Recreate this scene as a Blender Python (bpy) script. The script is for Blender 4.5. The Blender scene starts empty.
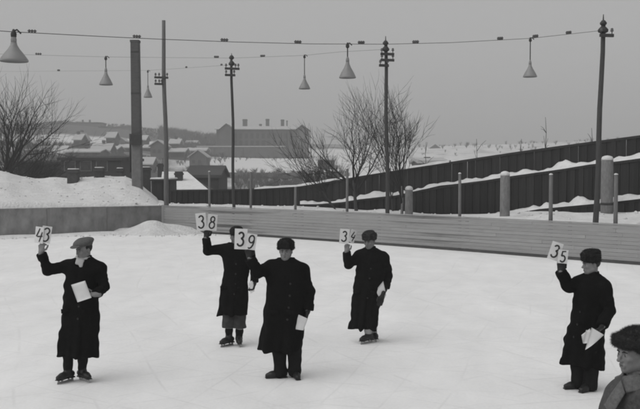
import bpy, math, random
import numpy as np
from mathutils import Vector, Matrix

# ------------------------------------------------------------------ camera, sky, sun, exposure
scene = bpy.context.scene
COL = scene.collection
CAM_H, FPX, HORIZON = 2.66, 888.9, 170.0
PITCH = math.atan((204.5 - HORIZON) / FPX)
cam_d = bpy.data.cameras.new('camera')
cam_d.sensor_width = 36.0
cam_d.lens = 36.0 * FPX / 640.0
cam_d.clip_start, cam_d.clip_end = 0.1, 5000.0
cam = bpy.data.objects.new('camera', cam_d)
cam.location = (0, 0, CAM_H)
cam.rotation_euler = (math.pi / 2 - PITCH, 0, 0)
COL.objects.link(cam)
scene.camera = cam

SUN_EL, SUN_AZ = math.radians(52), math.radians(240)      # compass angle, from the left and a little behind the camera
world = bpy.data.worlds.new('World')
scene.world = world
world.use_nodes = True
nt = world.node_tree
bg = nt.nodes['Background']
sky = nt.nodes.new('ShaderNodeTexSky')
sky.sky_type = 'NISHITA'
sky.sun_disc = False
sky.sun_elevation = SUN_EL
sky.sun_rotation = SUN_AZ
sky.dust_density = 6.0
sky.air_density = 1.0
bw = nt.nodes.new('ShaderNodeRGBToBW')
nt.links.new(sky.outputs[0], bw.inputs[0])
mixc = nt.nodes.new('ShaderNodeMix')                      # an even overcast: the clear-sky gradient mostly veiled
mixc.data_type = 'FLOAT'
mixc.inputs[0].default_value = 0.65
nt.links.new(bw.outputs[0], mixc.inputs[2])
mixc.inputs[3].default_value = 4.0
nt.links.new(mixc.outputs[0], bg.inputs[0])
bg.inputs[1].default_value = 0.130

sun_d = bpy.data.lights.new('sun', 'SUN')
sun_d.energy = 1.25
sun_d.angle = math.radians(75)
sun_d.color = (1.0, 0.99, 0.98)
sun = bpy.data.objects.new('sun', sun_d)
sdir = Vector((math.sin(SUN_AZ) * math.cos(SUN_EL), math.cos(SUN_AZ) * math.cos(SUN_EL), math.sin(SUN_EL)))
sun.rotation_euler = (-sdir).to_track_quat('-Z', 'Y').to_euler()
sun.location = (-30, -20, 40)
COL.objects.link(sun)
scene.view_settings.view_transform = 'Standard'
scene.view_settings.look = 'None'
scene.view_settings.exposure = 0.06
scene.view_settings.gamma = 1.0
scene.render.engine = 'CYCLES'
scene.cycles.filter_width = 2.0

# ------------------------------------------------------------------ helpers
rnd = random.Random(7)
NR = np.random.default_rng(11)


def U(px, py, D):
    """point of the place seen at photo pixel (px, py), D metres in front of the camera"""
    cx, cz = (px - 320.0) / FPX, (204.5 - py) / FPX
    c, s = math.cos(PITCH), math.sin(PITCH)
    y, z = c + cz * s, cz * c - s
    k = D / y
    return Vector((cx * k, D, CAM_H + z * k))


def G(px, py, z=0.0):
    """point on the level z seen at a photo pixel"""
    a, b = U(px, py, 1.0), U(px, py, 2.0)
    t = (z - a.z) / (b.z - a.z)
    return a + (b - a) * t


def mat(name, v, rough=0.8, scale=3.0, amp=0.15, bump=0.0, bscale=20.0, stretch=(1, 1, 1), spec=0.3, detail=5.0, bdist=0.02):
    m = bpy.data.materials.new(name)
    m.use_nodes = True
    n = m.node_tree
    b = n.nodes['Principled BSDF']
    b.inputs['Roughness'].default_value = rough
    b.inputs['Specular IOR Level'].default_value = spec
    tc = n.nodes.new('ShaderNodeTexCoord')
    mp = n.nodes.new('ShaderNodeMapping')
    mp.inputs['Scale'].default_value = stretch
    n.links.new(tc.outputs['Object'], mp.inputs[0])
    no = n.nodes.new('ShaderNodeTexNoise')
    no.inputs['Scale'].default_value = scale
    no.inputs['Detail'].default_value = detail
    no.inputs['Roughness'].default_value = 0.65
    n.links.new(mp.outputs[0], no.inputs['Vector'])
    cr = n.nodes.new('ShaderNodeMapRange')
    cr.inputs[1].default_value, cr.inputs[2].default_value = 0.25, 0.75
    cr.inputs[3].default_value, cr.inputs[4].default_value = v * (1 - amp), v * (1 + amp)
    n.links.new(no.outputs[0], cr.inputs[0])
    oi = n.nodes.new('ShaderNodeObjectInfo')
    jr = n.nodes.new('ShaderNodeMapRange')
    jr.inputs[3].default_value, jr.inputs[4].default_value = 1 - amp * .5, 1 + amp * .5
    n.links.new(oi.outputs['Random'], jr.inputs[0])
    mu = n.nodes.new('ShaderNodeMath')
    mu.operation = 'MULTIPLY'
    n.links.new(cr.outputs[0], mu.inputs[0])
    n.links.new(jr.outputs[0], mu.inputs[1])
    n.links.new(mu.outputs[0], b.inputs['Base Color'])
    if bump > 0:
        n2 = n.nodes.new('ShaderNodeTexNoise')
        n2.inputs['Scale'].default_value = bscale
        n2.inputs['Detail'].default_value = 4.0
        n.links.new(mp.outputs[0], n2.inputs['Vector'])
        bp = n.nodes.new('ShaderNodeBump')
        bp.inputs['Strength'].default_value = bump
        bp.inputs['Distance'].default_value = bdist
        n.links.new(n2.outputs[0], bp.inputs['Height'])
        n.links.new(bp.outputs[0], b.inputs['Normal'])
    return m


def link(name, me, parent=None, loc=None):
    o = bpy.data.objects.new(name, me)
    COL.objects.link(o)
    if parent is not None:
        o.parent = parent
    if loc is not None:
        o.location = loc
    return o


def tag(o, label=None, cat=None, group=None, kind=None):
    if label: o['label'] = label
    if cat: o['category'] = cat
    if group: o['group'] = group
    if kind: o['kind'] = kind
    return o


def thing(name, label, cat, loc=(0, 0, 0), group=None):
    return tag(link(name, None, None, loc), label, cat, group)


def mesh(name, v, f, m, smooth=True):
    me = bpy.data.meshes.new(name)
    if isinstance(v, np.ndarray): v = v.tolist()
    if isinstance(f, np.ndarray): f = f.tolist()
    me.from_pydata(v, [], f)
    me.materials.append(m)
    if smooth:
        me.polygons.foreach_set('use_smooth', [True] * len(me.polygons))
    me.update()
    return me


class MB:
    """collects boxes, tubes and lathes into one mesh"""
    def __init__(s): s.v, s.f = [], []

    def add(s, v, f):
        k = len(s.v)
        s.v += [tuple(p) for p in v]
        s.f += [tuple(i + k for i in q) for q in f]

    def box(s, lo, hi, M=None):
        (a, b, c), (d, e, g) = lo, hi
        v = [Vector(p) for p in ((a, b, c), (d, b, c), (d, e, c), (a, e, c), (a, b, g), (d, b, g), (d, e, g), (a, e, g))]
        if M is not None: v = [M @ p for p in v]
        s.add(v, [(0, 3, 2, 1), (4, 5, 6, 7), (0, 1, 5, 4), (1, 2, 6, 5), (2, 3, 7, 6), (3, 0, 4, 7)])
        return s

    def bbox(s, lo, hi, bv=.01, M=None):
        """box with chamfered vertical and top edges"""
        (a, b, c), (d, e, g) = lo, hi
        def ring(z, i):
            return [(a + bv + i, b + i, z), (d - bv - i, b + i, z), (d - i, b + bv + i, z), (d - i, e - bv - i, z),
                    (d - bv - i, e - i, z), (a + bv + i, e - i, z), (a + i, e - bv - i, z), (a + i, b + bv + i, z)]
        v = [Vector(p) for p in ring(c, 0) + ring(g - bv, 0) + ring(g, bv * .8)]
        if M is not None: v = [M @ p for p in v]
        f = [tuple(range(7, -1, -1)), tuple(range(16, 24))]
        for r in (0, 8):
            for i in range(8):
                j = (i + 1) % 8
                f.append((r + i, r + j, r + 8 + j, r + 8 + i))
        s.add(v, f)
        return s

    def tube(s, pts, rad, n=6, cap=True):
        pts = [Vector(p) for p in pts]
        if not hasattr(rad, '__len__'): rad = [rad] * len(pts)
        v, f = [], []
        for i, p in enumerate(pts):
            t = (pts[min(i + 1, len(pts) - 1)] - pts[max(i - 1, 0)])
            if t.length < 1e-9: t = Vector((0, 0, 1))
            t.normalize()
            a = t.cross(Vector((0.13, 0.97, 0.21)))
            if a.length < .1: a = t.cross(Vector((1, 0, 0)))
            a.normalize()
            b = t.cross(a)
            for k in range(n):
                w = 2 * math.pi * k / n
                v.append(p + (a * math.cos(w) + b * math.sin(w)) * rad[i])
        for i in range(len(pts) - 1):
            for k in range(n):
                l = (k + 1) % n
                f.append((i * n + k, i * n + l, (i + 1) * n + l, (i + 1) * n + k))
        if cap:
            f.append(tuple(range(n - 1, -1, -1)))
            f.append(tuple((len(pts) - 1) * n + k for k in range(n)))
        s.add(v, f)
        return s

    def lathe(s, prof, c=(0, 0, 0), n=16, M=None):
        v, f = [], []
        c = Vector(c)
        for r, z in prof:
            for k in range(n):
                w = 2 * math.pi * k / n
                p = Vector((r * math.cos(w), r * math.sin(w), z))
                if M is not None: p = M @ p
                v.append(p + c)
        for i in range(len(prof) - 1):
            for k in range(n):
                l = (k + 1) % n
                f.append((i * n + k, i * n + l, (i + 1) * n + l, (i + 1) * n + k))
        f.append(tuple(range(n - 1, -1, -1)))
        f.append(tuple((len(prof) - 1) * n + k for k in range(n)))
        s.add(v, f)
        return s

    def build(s, name, m, parent=None, smooth=False, loc=None):
        return link(name, mesh(name, s.v, s.f, m, smooth), parent, loc)


class Waves:
    """smooth pseudo-random field: a sum of sines in random directions"""
    def __init__(s, seed, freq, n=10, spread=.6):
        r = np.random.default_rng(seed)
        d = r.normal(size=(n, 3))
        d /= np.linalg.norm(d, axis=1)[:, None]
        s.k = d * (freq * (1 + spread * (r.random(n) * 2 - 1)))[:, None]
        s.p = r.random(n) * 6.283
        s.n = n

    def __call__(s, P):
        P = np.asarray(P, float)
        o = np.zeros(P.shape[:-1])
        for k, p in zip(s.k, s.p):
            o += np.sin(P @ k + p)
        return o / math.sqrt(s.n)


def interp(x, tab, col=1):
    return float(np.interp(x, [t[0] for t in tab], [t[col] for t in tab]))


# ------------------------------------------------------------------ materials (black-and-white film: neutral greys)
M = {}
M['snow'] = mat('snow', .60, .85, 2.6, .15, .8, 11.0, bdist=.06, detail=8.0)
M['snow_far'] = mat('snow_far', .40, .9, .4, .08)
M['board'] = mat('weathered_board', .265, .8, 2.4, .11, .3, 30, (1, 1, 7), detail=8.0)
M['board_dark'] = mat('shaded_stained_panel', .185, .8, 1.3, .5, .4, 14, (1.6, 1.6, .8), detail=8.0)  # stained panels; shade from the way they face is put into the colour too
M['gap_shade'] = mat('foot_gap_shadow', .05, .8, 3, .3)  # near-black colour standing in for the shadow gap under the planks
M['tar'] = mat('tarred_plank', .013, .75, 5, .95, .4, 30, (6, 6, .5))
M['post'] = mat('grey_post_wood', .115, .85, 6, .3, .3, 40, (5, 5, .7))
M['pillar'] = mat('weathered_pillar', .15, .9, 5, .35, .4, 20, (3, 3, 1))
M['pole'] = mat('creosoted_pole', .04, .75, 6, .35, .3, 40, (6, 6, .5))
M['pole_lit'] = mat('lit_pole_wood', .10, .75, 6, .35, .3, 40, (6, 6, .5))  # lighter copy of the pole wood, daylight on it put into the colour
M['iron'] = mat('iron', .03, .6, 8, .3)
M['wire'] = mat('wire', .035, .6, 8, .2)
M['porcelain'] = mat('porcelain', .09, .4, 8, .2)
M['enamel'] = mat('enamel_shade', .20, .45, 4, .12, spec=.4)
M['lampglass'] = mat('lamp_glass', .5, .2, 4, .1)
M['brick'] = mat('sooty_brick', .055, .9, 8, .3, .4, 40)
M['column'] = mat('column_masonry', .085, .9, 4, .25, .4, 25, (1, 1, 4))
M['columnbase'] = mat('column_base', .17, .9, 4, .25, .3, 25)
M['wall_far'] = mat('far_wall', .125, .9, .5, .2)
M['wall_dark'] = mat('dark_timber_wall', .035, .9, 2, .3, .3, 12, (4, 4, .5))
M['far_window'] = mat('far_window', .06, .5, 2, .1)
M['window'] = mat('window_glass', .02, .25, 2, .1, spec=.5)
M['bark'] = mat('bark', .045, .9, 12, .35, .5, 40, (3, 3, .6))
M['bark_pale'] = mat('pale_bark', .13, .9, 10, .4, .4, 30, (1, 1, 4))
M['twig'] = mat('twig', .02, .9, 4, .2)
M['scrub'] = mat('dry_scrub', .055, .95, .2, .3)
M['coat_black'] = mat('black_wool', .0058, .95, 30, .3, .35, 220, spec=.06, bdist=.003)
M['coat_dark'] = mat('charcoal_wool', .0075, .95, 30, .3, .35, 220, spec=.06, bdist=.003)
M['coat_grey'] = mat('grey_wool', .055, .95, 45, .35, .5, 240, spec=.15, bdist=.004)
M['collar_grey'] = mat('worn_grey_wool', .095, .95, 45, .35, .5, 240, spec=.15, bdist=.004)
M['trouser'] = mat('dark_trouser_cloth', .008, .9, 25, .3, .3, 160, spec=.15, bdist=.003)
M['breeches'] = mat('grey_breeches_cloth', .042, .9, 18, .3, .3, 160, spec=.15, bdist=.003)
M['sock'] = mat('pale_knit_sock', .36, .95, 30, .2, .5, 150, bdist=.004)
M['fur'] = mat('dark_fur', .014, .9, 60, .6, .5, 200, spec=.2, bdist=.006)
M['fur_grey'] = mat('grey_fur', .032, .9, 60, .6, .5, 200, spec=.2, bdist=.006)
M['cap'] = mat('tweed_cap', .085, .9, 60, .3, .4, 200, bdist=.003)
M['scarf'] = mat('white_scarf', .40, .9, 25, .12, .4, 120, bdist=.003)
M['skin'] = mat('skin', .17, .55, 14, .18, .15, 120, bdist=.002)
M['skin_pale'] = mat('fair_skin', .17, .6, 22, .18, .25, 160, bdist=.002)
M['lip'] = mat('lip', .085, .5, 14, .1)
M['eye'] = mat('eye', .03, .3, 14, .1)
M['hair'] = mat('dark_hair', .02, .7, 60, .4, .5, 160, (1, 1, .3), bdist=.004)
M['glove'] = mat('dark_leather_glove', .012, .6, 20, .3, .2, 100, bdist=.002)
M['boot'] = mat('boot_leather', .014, .45, 12, .3, .2, 60, bdist=.002)
M['blade'] = mat('skate_blade', .28, .3, 12, .1, spec=.8)
M['card'] = mat('white_card', .58, .8, 9, .08)
M['paper'] = mat('paper', .62, .8, 9, .08)
M['ink'] = mat('black_paint', .03, .6, 12, .3)
M['button'] = mat('button', .012, .5, 12, .2)


def ice_material():
    m = bpy.data.materials.new('skated_ice')
    m.use_nodes = True
    n = m.node_tree
    L = n.links.new
    b = n.nodes['Principled BSDF']
    tc = n.nodes.new('ShaderNodeTexCoord')
    def noise(scale, detail, stretch=(1, 1, 1), rot=0):
        mp = n.nodes.new('ShaderNodeMapping')
        mp.inputs['Scale'].default_value = stretch
        mp.inputs['Rotation'].default_value = (0, 0, rot)
        L(tc.outputs['Object'], mp.inputs[0])
        t = n.nodes.new('ShaderNodeTexNoise')
        t.inputs['Scale'].default_value = scale
        t.inputs['Detail'].default_value = detail
        t.inputs['Roughness'].default_value = .6
        L(mp.outputs[0], t.inputs['Vector'])
        return t.outputs[0]
    def rng(s, a, c, lo, hi):
        r = n.nodes.new('ShaderNodeMapRange')
        r.inputs[1].default_value, r.inputs[2].default_value = a, c
        r.inputs[3].default_value, r.inputs[4].default_value = lo, hi
        L(s, r.inputs[0])
        return r.outputs[0]
    def mth(op, x, y):
        q = n.nodes.new('ShaderNodeMath')
        q.operation = op
        for i, z in enumerate((x, y)):
            if isinstance(z, float): q.inputs[i].default_value = z
            else: L(z, q.inputs[i])
        return q.outputs[0]
    base = mth('ADD', rng(noise(.22, 4), .3, .7, .70, .755), rng(noise(1.7, 5, (1, .5, 1), .4), .3, .7, -.035, .035))
    # skate tracks: thin crossings of warped wave fields
    tracks = None
    for i, (sc, dist, rot) in enumerate(((.45, 9.0, .3), (.35, 13.0, 1.3), (.5, 11.0, 2.2), (.3, 16.0, 2.9), (.4, 12.0, .9), (.27, 18.0, 1.9))):
        mp = n.nodes.new('ShaderNodeMapping')
        mp.inputs['Rotation'].default_value = (0, 0, rot)
        L(tc.outputs['Object'], mp.inputs[0])
        w = n.nodes.new('ShaderNodeTexWave')
        w.inputs['Scale'].default_value = sc
        w.inputs['Distortion'].default_value = dist
        w.inputs['Detail'].default_value = 1.0
        w.inputs['Detail Scale'].default_value = .22
        L(mp.outputs[0], w.inputs['Vector'])
        t = rng(w.outputs[1], .992, 1.0, 0.0, 1.0)
        t = mth('MULTIPLY', t, rng(noise(.6 + .2 * i, 2, (1, 1, 1), i), .40, .62, 0.0, 1.0))
        tracks = t if tracks is None else mth('MAXIMUM', tracks, t)
    col = mth('SUBTRACT', base, mth('MULTIPLY', tracks, .06))
    col = mth('ADD', col, mth('MULTIPLY', rng(noise(.5, 6, (1, .35, 1), .1), .52, .68, 0.0, 1.0), .06))
    col = mth('ADD', col, rng(noise(26.0, 3), .3, .7, -.03, .03))
    L(col, b.inputs['Base Color'])
    L(rng(noise(.8, 4), .3, .7, .55, .8), b.inputs['Roughness'])
    b.inputs['Specular IOR Level'].default_value = .25
    bp = n.nodes.new('ShaderNodeBump')
    bp.inputs['Strength'].default_value = .18
    bp.inputs['Distance'].default_value = .015
    L(mth('SUBTRACT', noise(7.0, 6), mth('MULTIPLY', tracks, .5)), bp.inputs['Height'])
    L(bp.outputs[0], b.inputs['Normal'])
    return m


def ground_material():
    m = bpy.data.materials.new('snowy_hillside')
    m.use_nodes = True
    n = m.node_tree
    L = n.links.new
    b = n.nodes['Principled BSDF']
    b.inputs['Roughness'].default_value = .95
    b.inputs['Specular IOR Level'].default_value = .1
    tc = n.nodes.new('ShaderNodeTexCoord')
    at = n.nodes.new('ShaderNodeAttribute')
    at.attribute_name = 'scrub_cover'
    mp = n.nodes.new('ShaderNodeMapping')
    mp.inputs['Scale'].default_value = (1, .45, 1.6)
    L(tc.outputs['Object'], mp.inputs[0])
    t = n.nodes.new('ShaderNodeTexNoise')
    t.inputs['Scale'].default_value = .13
    t.inputs['Detail'].default_value = 8
    t.inputs['Roughness'].default_value = .72
    L(mp.outputs[0], t.inputs['Vector'])
    s = n.nodes.new('ShaderNodeMath')
    s.operation = 'ADD'
    L(t.outputs[0], s.inputs[0])
    L(at.outputs['Fac'], s.inputs[1])
    r = n.nodes.new('ShaderNodeMapRange')
    r.inputs[1].default_value, r.inputs[2].default_value = .78, 1.12
    r.inputs[3].default_value, r.inputs[4].default_value = .60, .085
    L(s.outputs[0], r.inputs[0])
    L(r.outputs[0], b.inputs['Base Color'])
    return m


# ------------------------------------------------------------------ plan of the rink boards
RB = [G(163, 231.5), G(230, 234.6), G(300, 239.2), G(428, 248.2), G(512, 255), G(640, 265)]
_d = (RB[-1] - RB[-2]).normalized()
RB.append(RB[-1] + _d * 9)
LB = [G(163, 231.5), G(0, 237.3)]
LB.append(LB[1] + (LB[1] - LB[0]).normalized() * 8)
BH = 1.10


def offset_line(P, d):
    out = []
    for i, p in enumerate(P):
        t = P[min(i + 1, len(P) - 1)] - P[max(i - 1, 0)]
        n = Vector((-t.y, t.x, 0)).normalized()
        if n.y < 0: n = -n
        out.append(p + n * d)
    return out


def on_line(px, P):
    """plan point of polyline P (ends extended) on the sight line of photo column px"""
    k = (px - 320.0) / FPX
    best = None
    for i in range(len(P) - 1):
        a, b = P[i], P[i + 1]
        den = (b.x - a.x) - k * (b.y - a.y)
        if abs(den) < 1e-9: continue
        t = (k * a.y - a.x) / den
        lo = -99 if i == 0 else -1e-6
        hi = 99 if i == len(P) - 2 else 1 + 1e-6
        if lo <= t <= hi:
            q = a + (b - a) * t
            if q.y > 5 and (best is None or q.y < best.y): best = q
    return best


def resample(P, step):
    out, acc = [], 0.0
    seg = [(P[i], P[i + 1]) for i in range(len(P) - 1)]
    tot = sum((b - a).length for a, b in seg)
    n = max(1, int(round(tot / step)))
    for j in range(n + 1):
        s = tot * j / n
        for a, b in seg:
            l = (b - a).length
            if s <= l + 1e-6:
                out.append(a + (b - a) * (s / l))
                break
            s -= l
    return out


# ------------------------------------------------------------------ ground, ice
def smooth(a, b, x):
    t = min(1.0, max(0.0, (x - a) / (b - a)))
    return t * t * (3 - 2 * t)


_w1, _w2 = Waves(3, .02), Waves(4, .07)
RIDGE = [(-900, 19), (0, 19.5), (60, 21.8), (128, 20), (165, 18), (200, 15.5), (260, 14), (330, 13), (420, 11.6), (520, 12.5), (640, 15), (1500, 16)]


def terrain(x, y):
    if y < 1: y0 = 1.0
    else: y0 = y
    px = 320 + FPX * x / max(y0, 60)
    rz = interp(px, RIDGE)
    n1, n2 = float(_w1(np.array([x, y, 0.]))), float(_w2(np.array([x, y, 3.])))
    z = -0.35 - 2.6 * smooth(46, 62, y)
    z += 2.2 * smooth(95, 150, y)
    z += (rz * .40 + .6) * smooth(140, 235, y)
    z += (rz * .60 + .6) * smooth(265, 395, y)
    z += -14 * smooth(470, 900, y)
    z += (n1 * .8 + n2 * .25) * smooth(110, 240, y)
    return z


def build_ground():
    xs = np.concatenate([np.linspace(-900, -190, 22), np.linspace(-180, 180, 121), np.linspace(190, 900, 22)])
    ys = np.concatenate([np.linspace(-300, 30, 8), np.linspace(36, 110, 26), np.linspace(113, 440, 110), np.linspace(455, 900, 18)])
    v = [(x, y, terrain(x, y)) for y in ys for x in xs]
    nx = len(xs)
    f = [(j * nx + i, j * nx + i + 1, (j + 1) * nx + i + 1, (j + 1) * nx + i) for j in range(len(ys) - 1) for i in range(nx - 1)]
    me = mesh('ground', v, f, ground_material())
    at = me.attributes.new('scrub_cover', 'FLOAT', 'POINT')
    cov = []
    for x, y, z in v:
        px = 320 + FPX * x / max(y, 60)
        c = .18
        left = 1 - smooth(150, 215, px)
        c += left * (.62 * smooth(322, 336, y) + .40 * smooth(110, 130, y) * (1 - smooth(282, 300, y)))
        mid = smooth(150, 200, px) * (1 - smooth(330, 380, px))
        c += mid * (.35 * smooth(330, 345, y) + .28 * (1 - smooth(165, 190, y)) + .04 * smooth(185, 200, y))
        c += smooth(340, 400, px) * .12
        cov.append(c)
    at.data.foreach_set('value', cov)
    tag(link('ground', me), kind='structure')


build_ground()
ICE = ice_material()


def build_ice():
    edge = [p + Vector((0, .05, 0)) for p in list(reversed(LB)) + RB[1:]]
    v = [(-30, -30, 0), (30, -30, 0)] + [(p.x, p.y, 0) for p in reversed(edge)]
    v = [(p[0], p[1], 0.0) for p in v]
    o = link('ice', mesh('ice', v, [tuple(range(len(v)))], ICE, False))
    tag(o, kind='structure')


build_ice()


def heap(name, cx, cy, prof, m, kind='structure'):
    pass


def snow_strip(name, pts, widths, heights, seed, m, amp=.05, n=9, freq=3.0):
    """a low bank of snow along a plan line: cross-section with a rounded uneven top"""
    W = Waves(seed, freq)
    v, f = [], []
    for i, p in enumerate(pts):
        t = (pts[min(i + 1, len(pts) - 1)] - pts[max(i - 1, 0)]).normalized()
        nn = Vector((-t.y, t.x, 0))
        w, h = widths[i], heights[i]
        for k in range(n):
            u = k / (n - 1)
            a = math.sin(math.pi * u) ** .7
            q = p + nn * ((u - .5) * w)
            z = p.z + h * a
            nz = float(W(np.array(q))) * amp * (0.2 + a)
            v.append((q.x, q.y, z + nz if 0 < k < n - 1 else p.z - .03))
    for i in range(len(pts) - 1):
        for k in range(n - 1):
            f.append((i * n + k, i * n + k + 1, (i + 1) * n + k + 1, (i + 1) * n + k))
    f.append(tuple(range(n)))
    f.append(tuple((len(pts) - 1) * n + k for k in range(n - 1, -1, -1)))
    return mesh(name, v, f, m)


# snow bank behind the left boards, snow behind the right boards
def left_bank():
    line = offset_line(LB, .25)
    ridge = [(-180, 168), (-60, 170), (0, 170.5), (8, 171.5), (22, 176), (45, 178.5), (70, 179.5), (100, 178), (125, 178.5), (140, 183), (150, 191), (158, 199), (166, 206), (172, 210)]
    base = [(-180, 205), (0, 204.5), (150, 204.5), (163, 206), (172, 212)]
    W, W2 = Waves(21, 1.1), Waves(22, 4.0)
    v, f = [], []
    pxs = np.concatenate([np.linspace(-180, 0, 20), np.linspace(3, 172, 110)])
    N = 44
    for px in pxs:
        a = on_line(px, line)
        D0, D1 = a.y, a.y + 9.0
        z0 = U(px, interp(px, base), D0).z
        z1 = U(px, interp(px, ridge), D1).z
        if z1 < z0: z1 = z0 - .1
        k = (px - 320) / FPX
        for j in range(N):
            u = j / (N - 1)
            D = D0 + u * 13.0
            s = min(1, u * 13 / 9)
            z = z0 + (z1 - z0) * (s ** .9)
            if u * 13 > 9: z = z1 - (u * 13 - 9) ** 2 * .16
            p = np.array([k * D, D, 0.])
            z += (float(W(p)) * .07 + float(W2(p)) * .045) * min(1, 4 * u)
            if j == 0: z = min(z, BH - .12)
            v.append((k * D, D, z))
    n0 = len(v)
    for i, px in enumerate(pxs):
        for j in (0, N - 1):
            x, y, z = v[i * N + j]
            v.append((x, y, -3.2 if j else -.3))
    for i in range(len(pxs) - 1):
        for j in range(N - 1):
            f.append((i * N + j, (i + 1) * N + j, (i + 1) * N + j + 1, i * N + j + 1))
        f.append((i * N, n0 + 2 * i, n0 + 2 * i + 2, (i + 1) * N))
        f.append((i * N + N - 1, (i + 1) * N + N - 1, n0 + 2 * i + 3, n0 + 2 * i + 1))
    tag(link('snow_bank', mesh('snow_bank', v, f, M['snow'])), kind='structure')


left_bank()

WALL_A = offset_line(RB, 4.3)      # low front wall of the terrace
WALL_B = offset_line(RB, 5.3)      # middle wall
WALL_C = offset_line(RB, 6.6)      # back wall


def right_bank():
    line = offset_line(RB, .25)
    base = [(163, 208), (300, 209), (428, 214.5), (470, 217), (512, 218), (560, 219.5), (640, 225), (800, 236)]
    back = [(163, 204), (300, 206), (400, 212), (440, 214.5), (490, 214), (515, 211.5), (545, 211), (575, 213), (600, 211), (625, 211.5), (640, 211), (800, 211)]
    W, W2 = Waves(31, 1.3), Waves(32, 4.5)
    v, f = [], []
    pxs = np.linspace(163, 790, 120)
    N = 16
    for px in pxs:
        a, b = on_line(px, line), on_line(px, WALL_A)
        b = b + (b - a).normalized() * .3
        z0 = min(U(px, interp(px, base), a.y).z, BH - .1)
        z1 = U(px, interp(px, back), b.y).z
        for j in range(N):
            u = j / (N - 1)
            p = a + (b - a) * u
            s = 1 - (1 - u) ** 1.6
            z = z0 + (z1 - z0) * s
            q = np.array([p.x, p.y, 0.])
            z += (float(W(q)) * .06 + float(W2(q)) * .05) * min(1, 3 * u) * min(1, .15 + 3 * (1 - u))
            v.append((p.x, p.y, z))
    n0 = len(v)
    for i in range(len(pxs)):
        x, y, z = v[i * N]
        v.append((x, y, -.4))
    for i in range(len(pxs) - 1):
        for j in range(N - 1):
            f.append((i * N + j, (i + 1) * N + j, (i + 1) * N + j + 1, i * N + j + 1))
        f.append((i * N, n0 + i, n0 + i + 1, (i + 1) * N))
    tag(link('snow_bank', mesh('snow_bank', v, f, M['snow'])), kind='structure')


right_bank()


# snow pushed up in the corner of the rink, a drift along the foot of the boards
def corner_pile():
    c = G(160, 232.3)
    v, f = [], []
    n, r = 64, 22
    W, Wb = Waves(41, 2.2), Waves(42, 8.0)
    v.append((0, 0, .47))
    for j in range(1, r + 1):
        for k in range(n):
            w = 2 * math.pi * k / n
            e = j / r
            rx, ry = 2.1 + .35 * math.sin(2 * w + 1) + .25 * math.sin(5 * w) + .15 * math.sin(11 * w), 1.35 + .2 * math.sin(3 * w)
            x, y = e * rx * math.cos(w), e * ry * math.sin(w) - .55
            z = .47 * (1 - e) ** 1.35 + (.10 * float(W(np.array([x * 1., y, 0]))) + .06 * float(Wb(np.array([x, y, 0.])))) * (1 - e) ** .6 + .02 * (1 - e)
            if j == r: z = -.02
            v.append((x, y, z))
    for k in range(n):
        f.append((0, 1 + k, 1 + (k + 1) % n))
    for j in range(r - 1):
        for k in range(n):
            a, b = 1 + j * n + k, 1 + j * n + (k + 1) % n
            f.append((a, a + n, b + n, b))
    tag(link('snow_pile', mesh('snow_pile', v, f, M['snow']), loc=(c.x, c.y, 0)), kind='structure')


corner_pile()
pts = resample(offset_line(list(reversed(LB)), -.42), .4)
tag(link('snow_drift', snow_strip('snow_drift', pts, [1.0 + .3 * math.sin(i * .7) for i in range(len(pts))],
    [.07 + .05 * math.sin(i * .37) ** 2 for i in range(len(pts))], 43, M['snow'], .02)), kind='structure')


def clods():
    """broken lumps of snow lying on the banks and along the foot of the left boards"""
    r = random.Random(515)
    v, f = [], []
    def lump(c, q):
        b = len(v)
        rings = ((-.6, .75), (.1, 1.0), (.65, .6))
        for z, k in rings:
            for a in range(6):
                w = a * math.pi / 3 + z
                j = r.uniform(.7, 1.25)
                v.append((c[0] + q * k * j * math.cos(w), c[1] + q * k * j * math.sin(w), c[2] + q * .75 * z * r.uniform(.8, 1.2)))
        v.append((c[0], c[1], c[2] + q * .75))
        for i in range(2):
            for a in range(6):
                f.append((b + i * 6 + a, b + i * 6 + (a + 1) % 6, b + i * 6 + 6 + (a + 1) % 6, b + i * 6 + 6 + a))
        for a in range(6): f.append((b + 12 + a, b + 12 + (a + 1) % 6, b + 18))
    for o in [o for o in COL.objects if o.name.startswith('snow_bank')]:
        vs = [q.co for q in o.data.vertices if q.co.z > .3]
        for k in range(230):
            c = r.choice(vs)
            lump((c.x + r.uniform(-.1, .1), c.y + r.uniform(-.1, .1), c.z + .005), r.choice((.02, .03, .04, .05, .07)))
    a, b = LB[0], LB[-1]
    for k in range(150):
        p = a + (b - a) * r.random() + Vector((r.uniform(-.2, .2), -.5 - abs(r.gauss(0, .5)), .02))
        lump(p, r.choice((.02, .03, .04, .06)))
    c0 = G(160, 233)
    for k in range(70):
        p = c0 + Vector((r.gauss(0, 1.5), -.9 - abs(r.gauss(0, .6)), .015))
        lump(p, r.choice((.02, .03, .05)))
    tag(link('snow_clods', mesh('snow_clods', v, f, M['snow'])), 'broken clods of snow scattered over banks and board foot', 'snow', kind='stuff')


clods()

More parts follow.
